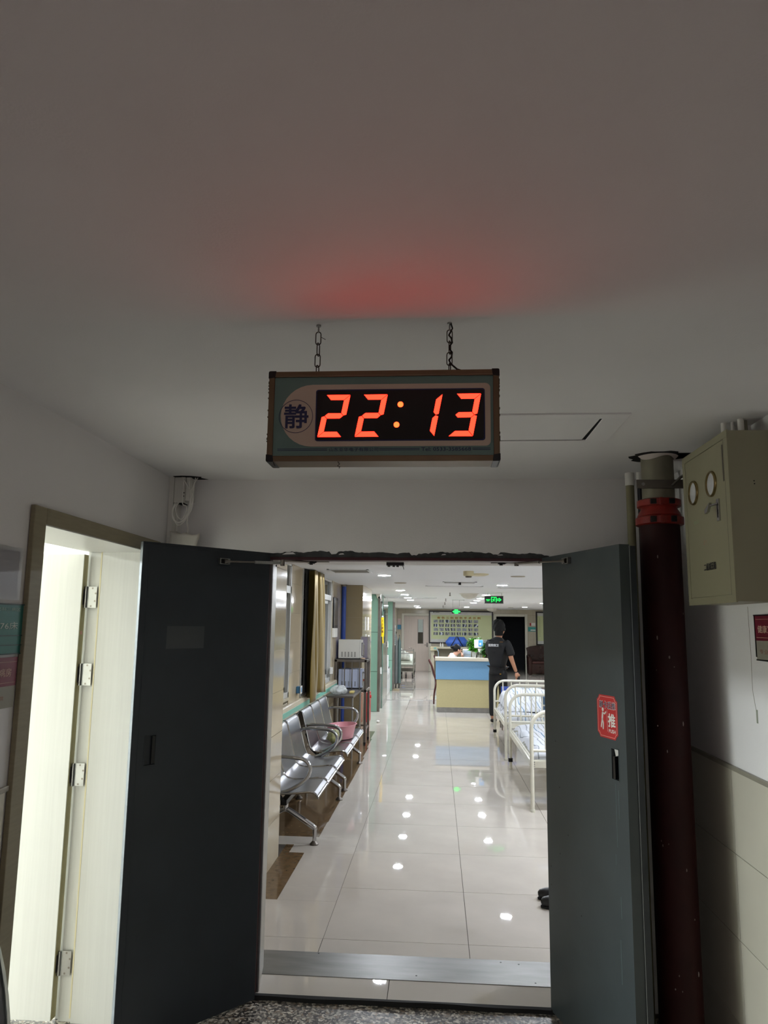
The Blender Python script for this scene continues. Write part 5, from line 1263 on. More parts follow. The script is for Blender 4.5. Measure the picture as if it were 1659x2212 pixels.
# ------------------------------------------------------------------ hospital beds
sheetA = stripes('striped_sheet', [(0, '#c3c6cd'), (.14, '#8f949a'), (.19, '#c6c9cf'), (.33, '#8c8f8c'), (.37, '#c3c6cb'), (.52, '#4f7593'), (.56, '#c2c6cc'), (.70, '#98978c'), (.735, '#c8cad0'), (.86, '#7f868c'), (.89, '#c4c8ce')], 3.6, 0, .85, .16)
def bed(name, label, x0, y0, y1, zn, zf, W_=.92):
    t = thing(name, label, 'bed', (x0+W_/2, (y0+y1)/2, 0)); r = .019
    def board(nm, y, zt, flange):
        R = .16; pts = [(x0, y, .02), (x0, y, .3), (x0, y, zt-R)] + arc((x0+R, y, zt-R), R, PI, PI/2, 8, (1, 0, 0), (0, 0, 1))[1:] + [(x0+W_/2, y, zt)] + arc((x0+W_-R, y, zt-R), R, PI/2, 0, 8, (1, 0, 0), (0, 0, 1)) + [(x0+W_, y, .3), (x0+W_, y, .02)]
        b = MB().tube(pts, r, 14).build(nm, white_metal, t, smooth=True, world=True)
        MB().cyl((x0, y, .555), (x0+W_, y, .555), .014, seg=10).build('cross_rail', white_metal, b, smooth=True, world=True)
        for k in range(1, 7):
            x = x0+k*W_/7; MB().cyl((x, y, .555), (x, y, zt), .009, seg=8).build('bar', white_metal, b, smooth=True, world=True)
        for x in (x0, x0+W_):
            if flange: MB().lathe([(.026, .085), (.027, .088), (.027, .125), (.026, .128)], (x, y, 0), 14).build('leg_clamp', black_rubber, b, smooth=True, world=True)
            MB().lathe([(.022, .0005), (.023, .02), (.021, .025)], (x, y, 0), 12).build('leg_cap', white_metal, b, smooth=True, world=True)
    board('foot_board', y0, zn, False); board('head_board', y1, zf, True)
    for x in (x0+.0, x0+W_): MB().box(x-.010, x+.010, y0+.02, y1-.02, .395, .455).build('side_rail', white_metal, t, world=True, bevel=.003)
    for y in (y0+.02, y1-.05): MB().box(x0+.01, x0+W_-.01, y, y+.03, .395, .455).build('end_rail', white_metal, t, world=True, bevel=.003)
    q = MB()
    for y in (y0+.006, ):
        for z in (.40, .42, .44, .46): q.ball((x0+.021, y-.01, z-.01), .007, 8, 5)
        for z in (.40, .42, .44, .46): q.ball((x0-.014, y, z-.01), .006, 8, 5)
    q.build('frame_bolt', chrome, t, world=True, split=True)
    MB().box(x0+.01, x0+W_-.01, y0+.05, y1-.05, .455, .462).build('bed_base', white_metal, t, world=True)
    return t
bed('hospital_bed', 'nearest cream metal bed, cut off by the grey door leaf', .897, 7.32, 9.42, .915, .885)
bed('hospital_bed', 'farther cream metal bed beside the standing man', .900, 10.05, 11.93, .945, .870)
def bedding(nm, x0, x1, y0, y1, z0, fn, M, lab):
    n, k = 30, 40
    q = MB()
    q.grid(n, k, lambda a, b: (x0+a*(x1-x0), y0+b*(y1-y0), z0+fn(a, b)*min(1, 14*a, 14*(1-a), 14*b, 14*(1-b))**.5))
    q.grid(n, k, lambda a, b: (x0+a*(x1-x0), y0+b*(y1-y0), z0))
    return tag(q.build(nm, M, smooth=True, origin=((x0+x1)/2, (y0+y1)/2, z0), angle=60), lab, 'bedding')
bedding('mattress', .925, 1.79, 7.40, 9.36, .463, lambda a, b: .085+.012*math.sin(a*9+b*5)+.008*math.sin(b*21+a*6), sheetA, 'rumpled striped mattress cover on the nearest bed')
bedding('mattress', .925, 1.79, 10.12, 11.86, .463, lambda a, b: .10+.01*math.sin(a*8), sheetA, 'striped mattress on the farther bed')
bedding('quilt', .95, 1.77, 10.35, 11.84, .577, lambda a, b: .03+.17*max(0, min(1, (b-.15)*2.2))*(1-.25*math.exp(-(a*4)**2))+.012*math.sin(a*17+b*3)+.010*math.sin(b*17-a*5), sheetA, 'puffed striped quilt heaped on the farther bed')
t = thing('bucket', 'blue-grey plastic bucket with a white line on the end of the farther bed', 'bucket', (1.50, 10.20, .57))
MB().lathe([(.085, .566), (.09, .57), (.105, .66), (.112, .78), (.118, .785), (.108, .785), (.100, .66), (.08, .58)], (1.50, 10.235, 0), 24).build('bucket_body', mat('blue_grey_plastic', '#5a7896', .35, var=.1), t, smooth=True, world=True)
MB().lathe([(.1065, .672), (.1105, .676), (.111, .690), (.108, .694)], (1.50, 10.235, 0), 24).build('white_line', white_p, t, smooth=True, world=True)
# blue chair and cabinet beyond the beds
t = thing('blue_chair', 'blue plastic chair back showing behind the farther bed', 'chair', (1.2, 12.85, 0))
bcp = mat('blue_chair_plastic', '#3b53a8', .4)
MB().box(1.075, 1.315, 12.78, 12.80, .50, .715).build('backrest', bcp, t, world=True, bevel=.008)
MB().box(1.075, 1.315, 12.80, 13.15, .42, .445).build('seat', bcp, t, world=True, bevel=.008)
for x in (1.09, 1.30):
    for y in (12.80, 13.13): MB().cyl((x, y, 0), (x, y, .50 if y < 13 else .42), .010, seg=8).build('leg', steel_dark, t, smooth=True, world=True)
t = thing('bedside_cabinet', 'pale bedside cabinet behind the farther bed', 'cabinet', (1.53, 13.3, 0))
MB().box(1.41, 1.80, 13.2, 13.6, 0, .70).build('cabinet_body', mat('pale_cabinet', '#b9bfbe', .4), t, world=True, bevel=.004)
for z in (.08, .40): MB().box(1.425, 1.785, 13.185, 13.2, z, z+.26).build('cabinet_door', bpy.data.materials['pale_cabinet'], t, world=True, bevel=.003)
# black shoes peeping out behind the grey leaf
for y, lab in ((4.93, 'nearer black shoe tip peeping out behind the grey door leaf'), (5.07, 'farther black shoe tip peeping out behind the grey door leaf')):
    sh = thing('shoe', lab, 'shoe', (.78, y, 0))
    q = MB(); q.grid(16, 8, lambda a, b: (.80-.155*math.cos(PI*b)*(1 if b < .5 else .9), y+(.042+.008*math.sin(b*PI))*math.cos(a*2*PI)*math.sin(PI*(.04+.92*b))**.6, max(.012, .035+(.034+.02*b)*math.sin(a*2*PI)*math.sin(PI*(.04+.92*b))**.5)))
    q.build('upper', mat('black_leather', '#141416', .35) if 'black_leather' not in bpy.data.materials else bpy.data.materials['black_leather'], sh, smooth=True, world=True)
    q = MB(); q.prism([(.80+.158*math.cos(t_*PI/10), y+.048*math.sin(t_*PI/10)) for t_ in range(20)], (0, 0, .0005), (1, 0, 0), (0, 1, 0), (0, 0, .013)); q.build('sole', black_rubber, sh, world=True)

# ------------------------------------------------------------------ nurse station
dk = thing('reception_desk', 'cream reception desk with a blue upper band and steel kick plate', 'desk', (.6, 15.4, 0))
dcream = mat('desk_cream', '#b5ac82', .5, var=.03, scale=30); dblue = mat('desk_blue', '#6a97bd', .45, var=.05, scale=60)
MB().box(.0, 1.27, 15.20, 15.55, 0, .100).build('kick_plate', steel, dk, world=True)
MB().box(-.01, 1.28, 15.165, 15.56, .100, .645).build('lower_panel', dcream, dk, world=True, bevel=.002)
MB().box(-.026, 1.295, 15.150, 15.57, .645, 1.012).build('blue_band', dblue, dk, world=True, bevel=.004)
MB().box(-.040, 1.31, 15.12, 15.62, 1.012, 1.075).build('counter_top', mat('counter_laminate', '#c6bfae', .3, var=.03), dk, world=True, bevel=.006)
MB().box(.70, .92, 15.72, 15.92, .75, 1.0).build('plant_riser', beige, dk, world=True, bevel=.004)
MB().box(.50, 1.295, 15.57, 16.55, .72, .75).build('work_surface', beige, dk, world=True, bevel=.004)
MB().box(1.26, 1.295, 15.57, 16.55, 0, .72).build('end_panel', dcream, dk, world=True)
MB().box(.52, .55, 16.3, 16.5, 0, .72).build('support', dcream, dk, world=True)
def prop(name, label, cat, loc): return thing(name, label, cat, loc)
t = prop('sign_holder', 'white card holder with a blue picture on the desk', 'sign', (.86, 15.45, 1.075))
MB().box(.762, .940, 15.44, 15.452, 1.27, 1.435).build('white_board', white_p, t, world=True, bevel=.002)
MB().box(.848, .936, 15.437, 15.440, 1.30, 1.428).build('blue_picture', mat('picture_blue', '#4f97cf', .4), t, world=True)
MB().cyl((.885, 15.437, 1.35), (.885, 15.435, 1.35), .022, seg=16).build('round_emblem', ink_white, t, world=True)
MB().box(.79, .93, 15.438, 15.441, 1.262, 1.267).build('lower_lip', mat('slate', '#57606a', .4), t, world=True)
MB().prism([(.832, .18), (.935, .18), (.935, .085), (.90, .082), (.85, .115)], (0, 15.45, 1.075), (1, 0, 0), (0, 0, 1), (0, -.003, 0)).build('hanging_leaflet', ink_white, t, world=True)
MB().box(.862, .872, 15.452, 15.46, 1.075, 1.30).box(.83, .91, 15.43, 15.50, 1.0755, 1.083).build('post', steel, t, world=True)
t = prop('monitor', 'thin black monitor seen from its side behind the yellow folder', 'monitor', (1.0, 15.9, .75))
MB().box(.955, .985, 15.70, 16.08, .86, 1.26).build('screen', black, t, world=True, bevel=.004)
MB().box(1.0, 1.05, 15.86, 15.92, .75, 1.2).build('stand_arm', black, t, world=True, bevel=.004); MB().box(.96, 1.10, 15.80, 15.98, .7505, .762).build('foot', black, t, world=True)
MB().box(.983, 1.01, 15.86, 15.92, 1.0, 1.05).build('neck', black, t, world=True)
t = prop('pen_stand', 'chrome and black pen stand on the desk counter', 'stand', (.84, 15.3, 1.075))
for x, h, m_ in ((.775, .05, white_p), (.80, .065, black), (.815, .06, chrome), (.85, .05, white_p), (.88, .06, chrome), (.91, .045, white_p)): MB().cyl((x, 15.36, 1.0755), (x+.003, 15.36, 1.0755+h), .008, seg=8).build('pen', m_, t, world=True)
t = prop('yellow_folder', 'yellow folder standing on the desk by the plant', 'folder', (.965, 15.46, 1.075))
MB().prism([(.938, .07), (.942, .20), (.978, .20), (1.0, .12), (.96, .085)], (0, 15.47, 1.075), (1, 0, 0), (0, 0, 1), (0, .02, 0)).build('folder_body', mat('folder_yellow', '#e3b416', .5), t, world=True)
MB().box(.945, .975, 15.472, 15.488, 1.0755, 1.15).build('folder_foot', bpy.data.materials['folder_yellow'], t, world=True)
t = prop('desk_calendar', 'small dark desk calendar on the counter', 'calendar', (1.0, 15.4, 1.075))
MB().prism([(0, 0), (.07, 0), (.055, .082), (.03, .085)], (1.03, 15.36, 1.0755), (0, 1, 0), (0, 0, 1), (-.075, 0, 0)).build('calendar_body', mat('calendar_brown', '#3a2a24', .5, var=.4, scale=50), t, world=True)
t = prop('drawer_unit', 'white stacking drawer unit behind the nurse', 'drawers', (.60, 16.8, .75))
MB().box(.56, .74, 16.28, 16.52, .7505, 1.205).build('unit_shell', white_p, t, world=True, bevel=.012)
for i in range(4): MB().box(.572, .728, 16.272, 16.28, .775+i*.106, .868+i*.106).build('drawer', mat('drawer_blue_clear', '#b5c7db', .2) if i == 0 else bpy.data.materials['drawer_blue_clear'], t, world=True, bevel=.002)
leafm = mat('leaf_green', '#3f8a1c', .4, var=.35, scale=14); leafd = mat('leaf_dark_green', '#2c5f1f', .4, var=.4, scale=14)
def plant(name, label, x, y, z, potr, poth, spread, n, M, up, seed, drop=0, potM=None):
    t = prop(name, label, 'plant', (x, y, z)); random.seed(seed)
    MB().lathe([(potr*.72, z+.0008), (potr*.78, z+.01), (potr, z+poth), (potr*1.05, z+poth), (potr*1.05, z+poth-.006), (potr*.9, z+poth-.008)], (x, y, 0), 20).build('pot', potM or white_p, t, smooth=True, world=True)
    MB().lathe([(potr*.9, z+poth-.02), (.002, z+poth-.016)], (x, y, 0), 16).build('soil', mat('soil_'+name, '#33261c', .9), t, world=True)
    q = MB()
    for i in range(n):
        a = random.uniform(0, 2*PI); d = spread*random.uniform(.2, 1)**.7; h = up*random.uniform(.15, 1)*(1-.45*(d/spread)**2)
        p = Vector((x+d*math.cos(a), y+d*math.sin(a)*.8, z+poth+h-drop*(d/spread)**2))
        b0 = Vector((x+random.uniform(-.02, .02), y+random.uniform(-.02, .02), z+poth-.02))
        q.tube([b0, b0.lerp(p, .5)+Vector((0, 0, .03)), p], .0022, 4)
        L, W2 = random.uniform(.055, .085), random.uniform(.020, .032)
        dr = Vector((math.cos(a), math.sin(a)*.8, random.uniform(-.7, .5))).normalized(); sd = dr.cross(Vector((random.uniform(-.4, .4), 0, 1))).normalized(); up_ = sd.cross(dr)
        lf_ = MB()
        k = len(q.v)
        for tt, ww in ((0, .1), (.25, .8), (.55, 1), (.8, .6), (1, .02)):
            c = p+dr*L*tt+up_*(-.25*L*tt*tt)
            q.v += [tuple(c-sd*W2*ww+up_*.006*ww), tuple(c), tuple(c+sd*W2*ww+up_*.006*ww)]
        for j in range(4):
            for s_ in (0, 1): q.f.append((k+3*j+s_, k+3*j+s_+1, k+3*j+s_+4, k+3*j+s_+3))
    tag(q.build('foliage', M, t, world=True), kind='stuff')
    return t
plant('potted_plant', 'bright green potted plant behind the card holder', .80, 15.82, 1.0, .07, .18, .15, 260, leafm, .33, 3)
plant('trailing_plant', 'darker green trailing plant in a pale pot by the man', 1.065, 15.36, 1.0755, .055, .19, .15, 260, leafd, .20, 5, .17, mat('pale_green_pot', '#b9bfa8', .3))
wood = mat('dark_red_wood', '#4a1d1a', .3, var=.2, scale=5, aniso=(1, 1, .3))
def wchair(label, x, y):
    t = thing('wooden_chair', label, 'chair', (x, y, 0)); 
    for yy in (-.2, .2):
        MB().tube(smooth_path([(-.05, yy, 0), (-.04, yy, .22), (.0, yy, .45), (-.04, yy, .62), (-.10, yy, .82), (-.16, yy, .95)], 4), [.018]*21, 8).build('leg', wood, t, smooth=True)
        MB().tube([(.42, yy, 0), (.41, yy, .45)], .018, 8).build('leg', wood, t, smooth=True)
    MB().box(-.02, .44, -.22, .22, .44, .475).build('seat', wood, t, bevel=.01)
    q = MB(); q.grid(6, 8, lambda a, b: (-.005-.10*b-.03*math.sin(b*PI)*math.sin(a*PI), -.14+a*.28, .50+b*.36)); o = q.build('back_panel', mat('grey_brown_panel', '#5c5654', .4) if 'grey_brown_panel' not in bpy.data.materials else bpy.data.materials['grey_brown_panel'], t, smooth=True)
    md = o.modifiers.new('t', 'SOLIDIFY'); md.thickness = .012
    MB().tube([(-.13, -.2, .88), (-.15, -.07, .915), (-.15, .07, .915), (-.13, .2, .88)], .02, 8).build('top_rail', wood, t, smooth=True)
    return t
wc = wchair('dark red wooden chair left of the reception desk', -.02, 16.95)
wc2 = dup(wc, (.10, 16.22, 0), 0, 'dark red wooden chair the nurse sits on'); wc2.scale = (1, 1, 1.13)
# armchair by the far wall
ac = thing('armchair', 'dark brown carved wooden armchair against the far wall', 'armchair', (3.75, 27.6, 0))
brn = mat('dark_brown_wood', '#2d140f', .25, var=.25, scale=4); brn2 = mat('brown_cushion', '#46201a', .4, var=.15)
MB().box(3.36, 4.30, 27.25, 27.95, .04, .40).build('seat_base', brn, ac, world=True, bevel=.03)
MB().prism([(3.30, .42), (3.32, .80), (3.28, .93), (3.42, .99), (3.62, 1.02), (3.90, 1.02), (4.2, .98), (4.3, .9), (4.3, .42)], (0, 27.9, 0), (1, 0, 0), (0, 0, 1), (0, .10, 0)).build('backrest', brn, ac, world=True, bevel=.02)
for i in range(8): MB().box(3.40, 4.2, 27.885, 27.90, .50+i*.06, .545+i*.06).build('back_slat', brn, ac, world=True, bevel=.005)
for x in (3.28, 4.22):
    MB().prism([(0, .0), (.6, .0), (.66, .50), (.70, .62), (.62, .70), (.05, .62), (0, .5)], (x, 27.2, 0), (0, 1, 0), (0, 0, 1), (.12, 0, 0)).build('arm', brn, ac, world=True, bevel=.03)
MB().box(3.41, 4.21, 27.22, 27.86, .40, .47).build('seat_cushion', brn2, ac, world=True, bevel=.02)

# far trolley bed
tr = thing('stretcher_trolley', 'grey wheeled stretcher bed standing before the closed pale door', 'stretcher', (-.95, 24.6, 0))
grm = mat('trolley_enamel', '#8b8b80', .35, .3, var=.1); 
q = MB()
for x in (-1.25, -.76):
    for y in (24.3, 26.1): q.cyl((x, y, .10), (x, y, .95 if y < 25 else .8), .018, seg=10)
q.build('corner_post', grm, tr, smooth=True, world=True, split=True)
MB().box(-1.27, -.74, 24.28, 26.15, .38, .45).build('deck_frame', grm, tr, world=True, bevel=.01)
MB().box(-1.25, -.76, 24.3, 26.1, .22, .24).build('lower_tray', grm, tr, world=True)
for z in (.80, .90): MB().cyl((-1.25, 24.3, z), (-.76, 24.3, z), .014, seg=8).build('end_rail', chrome, tr, smooth=True, world=True)
for x in (-.76,):
    MB().cyl((x, 24.3, .62), (x, 26.1, .62), .012, seg=8).build('side_rail', chrome, tr, smooth=True, world=True)
    for i in range(7): MB().cyl((x, 24.45+i*.26, .45), (x, 24.45+i*.26, .62), .008, seg=6).build('rail_bar', chrome, tr, smooth=True, world=True)
for x in (-1.22, -.79, -1.0):
    for y in (24.32, 26.08):
        if x == -1.0 and y > 25: continue
        MB().lathe([(.03, -.018), (.066, -.018), (.070, 0), (.066, .018), (.03, .018)], (x, y, .072), 18, 'x').build('wheel', black_rubber, tr, smooth=True, world=True)
        MB().box(x-.03, x+.03, y-.02, y+.02, .10, .20).build('caster_fork', steel_dark, tr, world=True, bevel=.004)
for x in (-.90, -.83): MB().tube(arc((x, 24.3, .97), .02, 0, 2*PI, 10, (1, 0, 0), (0, 0, 1)), .004, 5).build('hook_ring', chrome, tr, smooth=True, world=True)
bedding('trolley_mattress', -1.23, -.79, 24.36, 26.05, .452, lambda a, b: .12+.22*(b > .62)*min(1, (b-.62)*4)*(1-.3*a)+.01*math.sin(b*30), mat('pale_green_sheet', '#c9cfc0', .8, var=.06), 'pale green sheeted mattress on the far stretcher')
bedding('folded_blanket', -1.21, -.88, 24.40, 24.95, .59, lambda a, b: .16+.20*(1-a)+.02*math.sin(a*19), mat('grey_white_blanket', '#b9bcb2', .85, var=.35, scale=9), 'heaped grey and white blanket on the near end of the far stretcher')

# ------------------------------------------------------------------ people
skin_m = mat('skin', '#b07f63', .5, var=.06, scale=6); skin_f = mat('skin_pale', '#d9a58c', .5, var=.05, scale=6)
hair_m = mat('black_hair', '#080707', .65, spec=.3, var=.3, scale=60, bump=.5, bscale=120, aniso=(1, 1, .2))
uni = mat('black_uniform', '#08090d', .75, var=.15, scale=10, bump=.3, bscale=8)
trs = mat('black_trousers', '#07080b', .7, var=.15, scale=10, bump=.3, bscale=8)
coat = mat('white_coat', '#e6e9ea', .8, var=.03, scale=6, bump=.3, bscale=9)
def hand(parent, M, wrist, d, curl, thumb, size=1, name='hand'):
    """palm and five bent fingers; d = pointing direction, curl = direction the fingers bend to, thumb = side of the thumb"""
    w_, d, c = Vector(wrist), Vector(d).normalized(), Vector(curl).normalized(); s = d.cross(c).normalized()
    if s.dot(Vector(thumb)) < 0: s = -s
    q = MB(); s_ = size
    P0 = w_; P1 = w_+d*.085*s_
    for k in (-1, 0, 1): q.tube([P0+s*k*.012*s_, P0.lerp(P1, .5)+s*k*.022*s_, P1+s*k*.024*s_], [.016*s_, .019*s_, .012*s_], 8)
    for k, L in ((-1.5, .062), (-.5, .075), (.5, .080), (1.5, .072)):
        b = w_+d*.078*s_+s*k*.0175*s_
        p1 = b+(d*.9+c*.25).normalized()*L*.42*s_; p2 = p1+(d*.55+c*.8).normalized()*L*.33*s_; p3 = p2+(d*.1+c).normalized()*L*.25*s_
        q.tube([b-d*.02*s_, b, p1, p2, p3], [.0095*s_, .0092*s_, .0085*s_, .0078*s_, .005*s_], 8)
    b = w_+d*.022*s_+s*.024*s_; p1 = b+(s*.7+d*.7).normalized()*.036*s_; p2 = p1+(d+c*.5+s*.1).normalized()*.030*s_
    q.tube([b-s*.015*s_, b, p1, p2], [.012*s_, .012*s_, .0098*s_, .006*s_], 8)
    return q.build(name, M, parent, smooth=True, angle=180)
man = thing('person', 'man in a black short-sleeved uniform standing with his back turned by the beds', 'person', (1.085, 13.70, 0), math.radians(-33))
B = {'pelvis': (.02, 0, .93, .105, .08), 'belly': (.025, .0, 1.10, .105, .08), 'chest': (.035, -.01, 1.30, .125, .088), 'collar': (.035, -.025, 1.44, .068, .055), 'neck': (.045, .0, 1.535, .056, .058), 'jaw': (.055, .028, 1.60, .064, .072), 'skull': (.055, .020, 1.68, .078, .092), 'crown': (.055, .010, 1.745, .055, .065),
     'nose': (.075, .128, 1.635, .012, .012), 'nose0': (.072, .095, 1.65, .022, .022),
     'shl': (-.155, -.02, 1.43, .058), 'ell': (-.195, .08, 1.16, .043), 'wrl': (-.06, .24, 1.02, .028),
     'shr': (.225, -.02, 1.425, .058), 'elr': (.300, -.025, 1.145, .044), 'wrr': (.355, .055, .905, .029), 
     'hipl': (-.07, 0, .86, .075), 'knl': (-.095, .01, .49, .060), 'anl': (-.085, -.03, .085, .042), 'tol': (-.10, .10, .045, .035),
     'hipr': (.11, 0, .86, .075), 'knr': (.095, .05, .49, .060), 'anr': (.055, .03, .085, .042), 'tor': (.065, .16, .045, .035)}
E_ = [('pelvis', 'belly'), ('belly', 'chest'), ('chest', 'collar'), ('collar', 'neck'), ('neck', 'jaw'), ('jaw', 'skull'), ('skull', 'crown'), ('skull', 'nose0'), ('nose0', 'nose'), ('chest', 'shl'), ('shl', 'ell'), ('ell', 'wrl'), ('chest', 'shr'), ('shr', 'elr'), ('elr', 'wrr'), ('pelvis', 'hipl'), ('hipl', 'knl'), ('knl', 'anl'), ('anl', 'tol'), ('pelvis', 'hipr'), ('hipr', 'knr'), ('knr', 'anr'), ('anr', 'tor')]
skin('body', B, E_, skin_m, man, 'pelvis')
SH = {'lip': (-.005, 0, .835, .195, .15), 'hem': (.005, 0, .90, .196, .15), 'waist': (.02, 0, 1.00, .180, .138), 'belly': (.025, 0, 1.12, .172, .130), 'chest': (.035, -.01, 1.30, .185, .138), 'yoke': (.035, -.02, 1.425, .150, .105), 'coll': (.042, -.016, 1.50, .085, .078), 'top': (.044, -.012, 1.525, .070, .068),
      'shl': (-.15, -.02, 1.405, .088), 'sll': (-.180, .045, 1.24, .078), 'sel': (-.185, .058, 1.20, .074), 'shr': (.222, -.02, 1.40, .088), 'slr': (.290, -.024, 1.225, .080), 'ser': (.297, -.024, 1.185, .076)}
skin('shirt', SH, [('lip', 'hem'), ('hem', 'waist'), ('waist', 'belly'), ('belly', 'chest'), ('chest', 'yoke'), ('yoke', 'coll'), ('coll', 'top'), ('chest', 'shl'), ('shl', 'sll'), ('sll', 'sel'), ('chest', 'shr'), ('shr', 'slr'), ('slr', 'ser')], uni, man, 'belly')
TR = {'w': (.02, 0, 1.0, .16, .12), 'p': (.02, 0, .87, .165, .13), 'hl': (-.075, 0, .80, .100), 'kl': (-.097, .008, .49, .078), 'al': (-.085, -.028, .10, .066), 'hr': (.110, 0, .80, .100), 'kr': (.097, .045, .49, .078), 'ar': (.055, .03, .10, .066)}
skin('trousers', TR, [('w', 'p'), ('p', 'hl'), ('hl', 'kl'), ('kl', 'al'), ('p', 'hr'), ('hr', 'kr'), ('kr', 'ar')], trs, man, 'p')
for a, b_ in (((-.087, -.065), (-.103, .145)), ((.053, -.005), (.066, .205))):
    skin('shoe', {'h': (a[0], a[1], .045, .040), 'm': ((a[0]+b_[0])/2, (a[1]+b_[1])/2, .045, .043, .040), 't': (b_[0], b_[1]-.03, .034, .034, .028)}, [('h', 'm'), ('m', 't')], bpy.data.materials['black_leather'], man, 'm')
hand(man, skin_m, (.357, .060, .895), (.12, .12, -1), (-.55, .5, -.1), (-.2, 1, 0)); hand(man, skin_m, (-.056, .244, 1.018), (.9, .3, -.2), (.2, -.3, -1), (0, 0, 1))
q = MB()
def hairf(a, b):
    th = a*2*PI; ph = b*PI*.64
    low = 1+.12*math.sin(th*9)*.3
    r = 1+.05*math.sin(th*7+ph*9)+.03*math.sin(th*17+ph*5)
    top_bulge = 1+.22*math.exp(-((ph-.55)/.45)**2)
    return (.048+.108*math.sin(ph)*math.cos(th)*r*top_bulge-.022*math.cos(ph), .008+.116*math.sin(ph)*math.sin(th)*r*(1 if math.sin(th) < .2 else .88)*top_bulge, 1.690+.150*math.cos(ph)*r)
q.grid(40, 16, hairf); q.build('hair', hair_m, man, smooth=True, angle=180)
q = MB(); q.grid(16, 8, lambda a, b: (.048+.082*math.cos(PI+a*PI), .002-.095*math.sin(a*PI)*(1-.25*(1-b)), 1.545+.13*b)); q.build('nape_hair', hair_m, man, smooth=True, angle=180)
for x in (-.032, .138):
    q = MB(); q.ball((x, .015, 1.635), .030, 10, 8, (.35, .7, 1.05)); q.build('ear', skin_m, man, smooth=True)
for x in (.028, .094): MB().ball((x, .104, 1.662), .012, 8, 6).build('eye', ink_white, man, smooth=True)
MB().box(.045, .092, .098, .106, 1.592, 1.600).build('mouth', mat('lips', '#8a4a42', .5), man, bevel=.003)
qx, qn = (1, .0, 0), None
o = text('医院保卫', mat('silver_print', '#b9bcc0', .4), man, (.020, -.158, 1.375), (1, -.0, 0), (0, .10, 1), .205, .046, depth=.004, world=False, bold=.05, name='back_lettering')
MB().box(.120, .18, -.118, -.10, 1.432, 1.438).build('shoulder_trim', ink_gold, man)
MB().box(.13, .16, -.150, -.145, .868, .88).build('gold_tab', mat('gold_tab', '#b98a2a', .4, .5), man)
t = thing('phone', 'black phone in the right hand of the standing man', 'phone', (1.44, 13.70, .79))
MB().box(1.425, 1.475, 13.55, 13.562, .775, .835).build('phone_body', black, t, world=True, bevel=.003)

nu = thing('person', 'nurse in a white coat with black tied hair leaning at the desk', 'person', (.16, 16.22, .03), 0)
NB = {'pelvis': (.06, 0, .60, .13, .15), 'belly': (.09, 0, .76, .10, .12), 'chest': (.15, 0, .95, .11, .14), 'collar': (.215, 0, 1.055, .06, .07), 'neck': (.255, 0, 1.105, .045, .045), 'jaw': (.315, 0, 1.135, .052, .055), 'skull': (.300, 0, 1.195, .080, .072), 'crown': (.285, 0, 1.235, .055, .055), 'nose0': (.352, 0, 1.165, .02), 'nose': (.378, 0, 1.150, .010),
      'sl': (.17, .16, 1.03, .05), 'el': (.33, .22, .80, .038), 'wl': (.40, .08, .97, .024), 'sr': (.17, -.16, 1.03, .05), 'er': (.31, -.22, .80, .038), 'wr': (.375, -.05, 1.01, .024),
      'hl': (.12, .09, .57, .08), 'kl': (.45, .10, .53, .058), 'al': (.45, .10, .09, .04), 'tl': (.56, .10, .045, .032), 'hr': (.12, -.09, .57, .08), 'kr': (.45, -.10, .53, .058), 'ar': (.45, -.10, .09, .04), 'tr': (.56, -.10, .045, .032)}
NE = [('pelvis', 'belly'), ('belly', 'chest'), ('chest', 'collar'), ('collar', 'neck'), ('neck', 'jaw'), ('jaw', 'skull'), ('skull', 'crown'), ('skull', 'nose0'), ('nose0', 'nose'), ('chest', 'sl'), ('sl', 'el'), ('el', 'wl'), ('chest', 'sr'), ('sr', 'er'), ('er', 'wr'), ('pelvis', 'hl'), ('hl', 'kl'), ('kl', 'al'), ('al', 'tl'), ('pelvis', 'hr'), ('hr', 'kr'), ('kr', 'ar'), ('ar', 'tr')]
skin('body', NB, NE, skin_f, nu, 'pelvis')
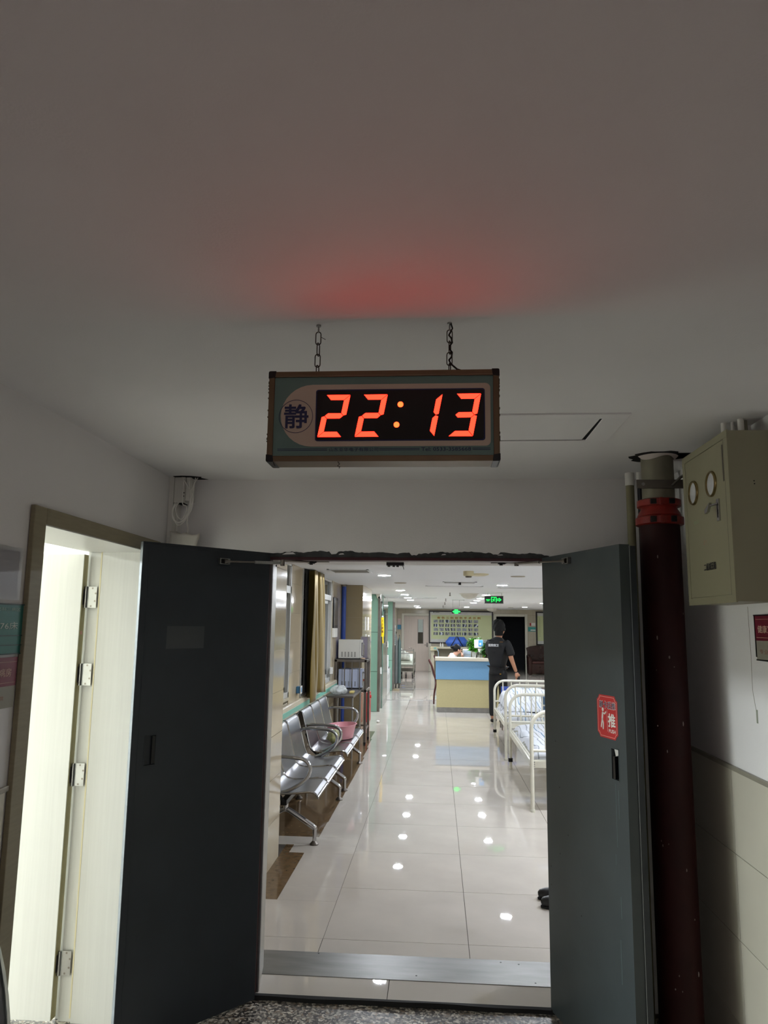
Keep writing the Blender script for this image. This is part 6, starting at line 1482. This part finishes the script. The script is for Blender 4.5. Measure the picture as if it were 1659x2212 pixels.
skin('coat', {'h': (.08, 0, .60, .17, .18), 'b': (.09, 0, .78, .135, .15), 'c': (.14, 0, .95, .135, .165), 'y': (.195, 0, 1.04, .085, .10), 'k': (.235, 0, 1.085, .05, .052), 'sl': (.165, .165, 1.02, .068), 'el': (.32, .225, .805, .056), 'fl': (.375, .13, .90, .045), 'sr': (.165, -.165, 1.02, .068), 'er': (.30, -.225, .805, .056), 'fr': (.345, -.12, .91, .045)},
     [('h', 'b'), ('b', 'c'), ('c', 'y'), ('y', 'k'), ('c', 'sl'), ('sl', 'el'), ('el', 'fl'), ('c', 'sr'), ('sr', 'er'), ('er', 'fr')], coat, nu, 'b')
skin('trousers', {'p': (.08, 0, .585, .15, .16), 'hl': (.15, .09, .57, .098), 'kl': (.45, .10, .525, .074), 'al': (.45, .10, .12, .06), 'hr': (.15, -.09, .57, .098), 'kr': (.45, -.10, .525, .074), 'ar': (.45, -.10, .12, .06)}, [('p', 'hl'), ('hl', 'kl'), ('kl', 'al'), ('p', 'hr'), ('hr', 'kr'), ('kr', 'ar')], coat, nu, 'p')
hand(nu, skin_f, (.378, -.045, 1.02), (-.05, .35, 1), (-.7, .5, .3), (1, 0, 0), .85); hand(nu, skin_f, (.40, .078, .975), (-.1, -.5, 1), (-.6, -.5, .2), (1, 0, 0), .85)
q = MB(); q.grid(28, 12, lambda a, b: (.283-.030*(1-b)+.098*math.sin(b*PI*.60)*math.cos(a*2*PI)*(1 if math.cos(a*2*PI) < .3 else .80), .082*math.sin(b*PI*.60)*math.sin(a*2*PI), 1.198+.098*math.cos(b*PI*.60)-.02*(math.cos(a*2*PI) < 0)*b)); q.build('hair', hair_m, nu, smooth=True, angle=180)
MB().ball((.175, 0, 1.222), .042, 12, 8, (1.1, .9, .85)).build('hair_bun', hair_m, nu, smooth=True)
for y in (-.075, .075): MB().ball((.300, y, 1.165), .024, 8, 6, (.8, .35, 1)).build('ear', skin_f, nu, smooth=True)
for y in (-.03, .03): MB().ball((.362, y, 1.178), .010, 8, 6).build('eye', ink_black, nu, smooth=True)
MB().box(.364, .371, -.018, .018, 1.118, 1.125).build('mouth', bpy.data.materials['lips'], nu, bevel=.002)
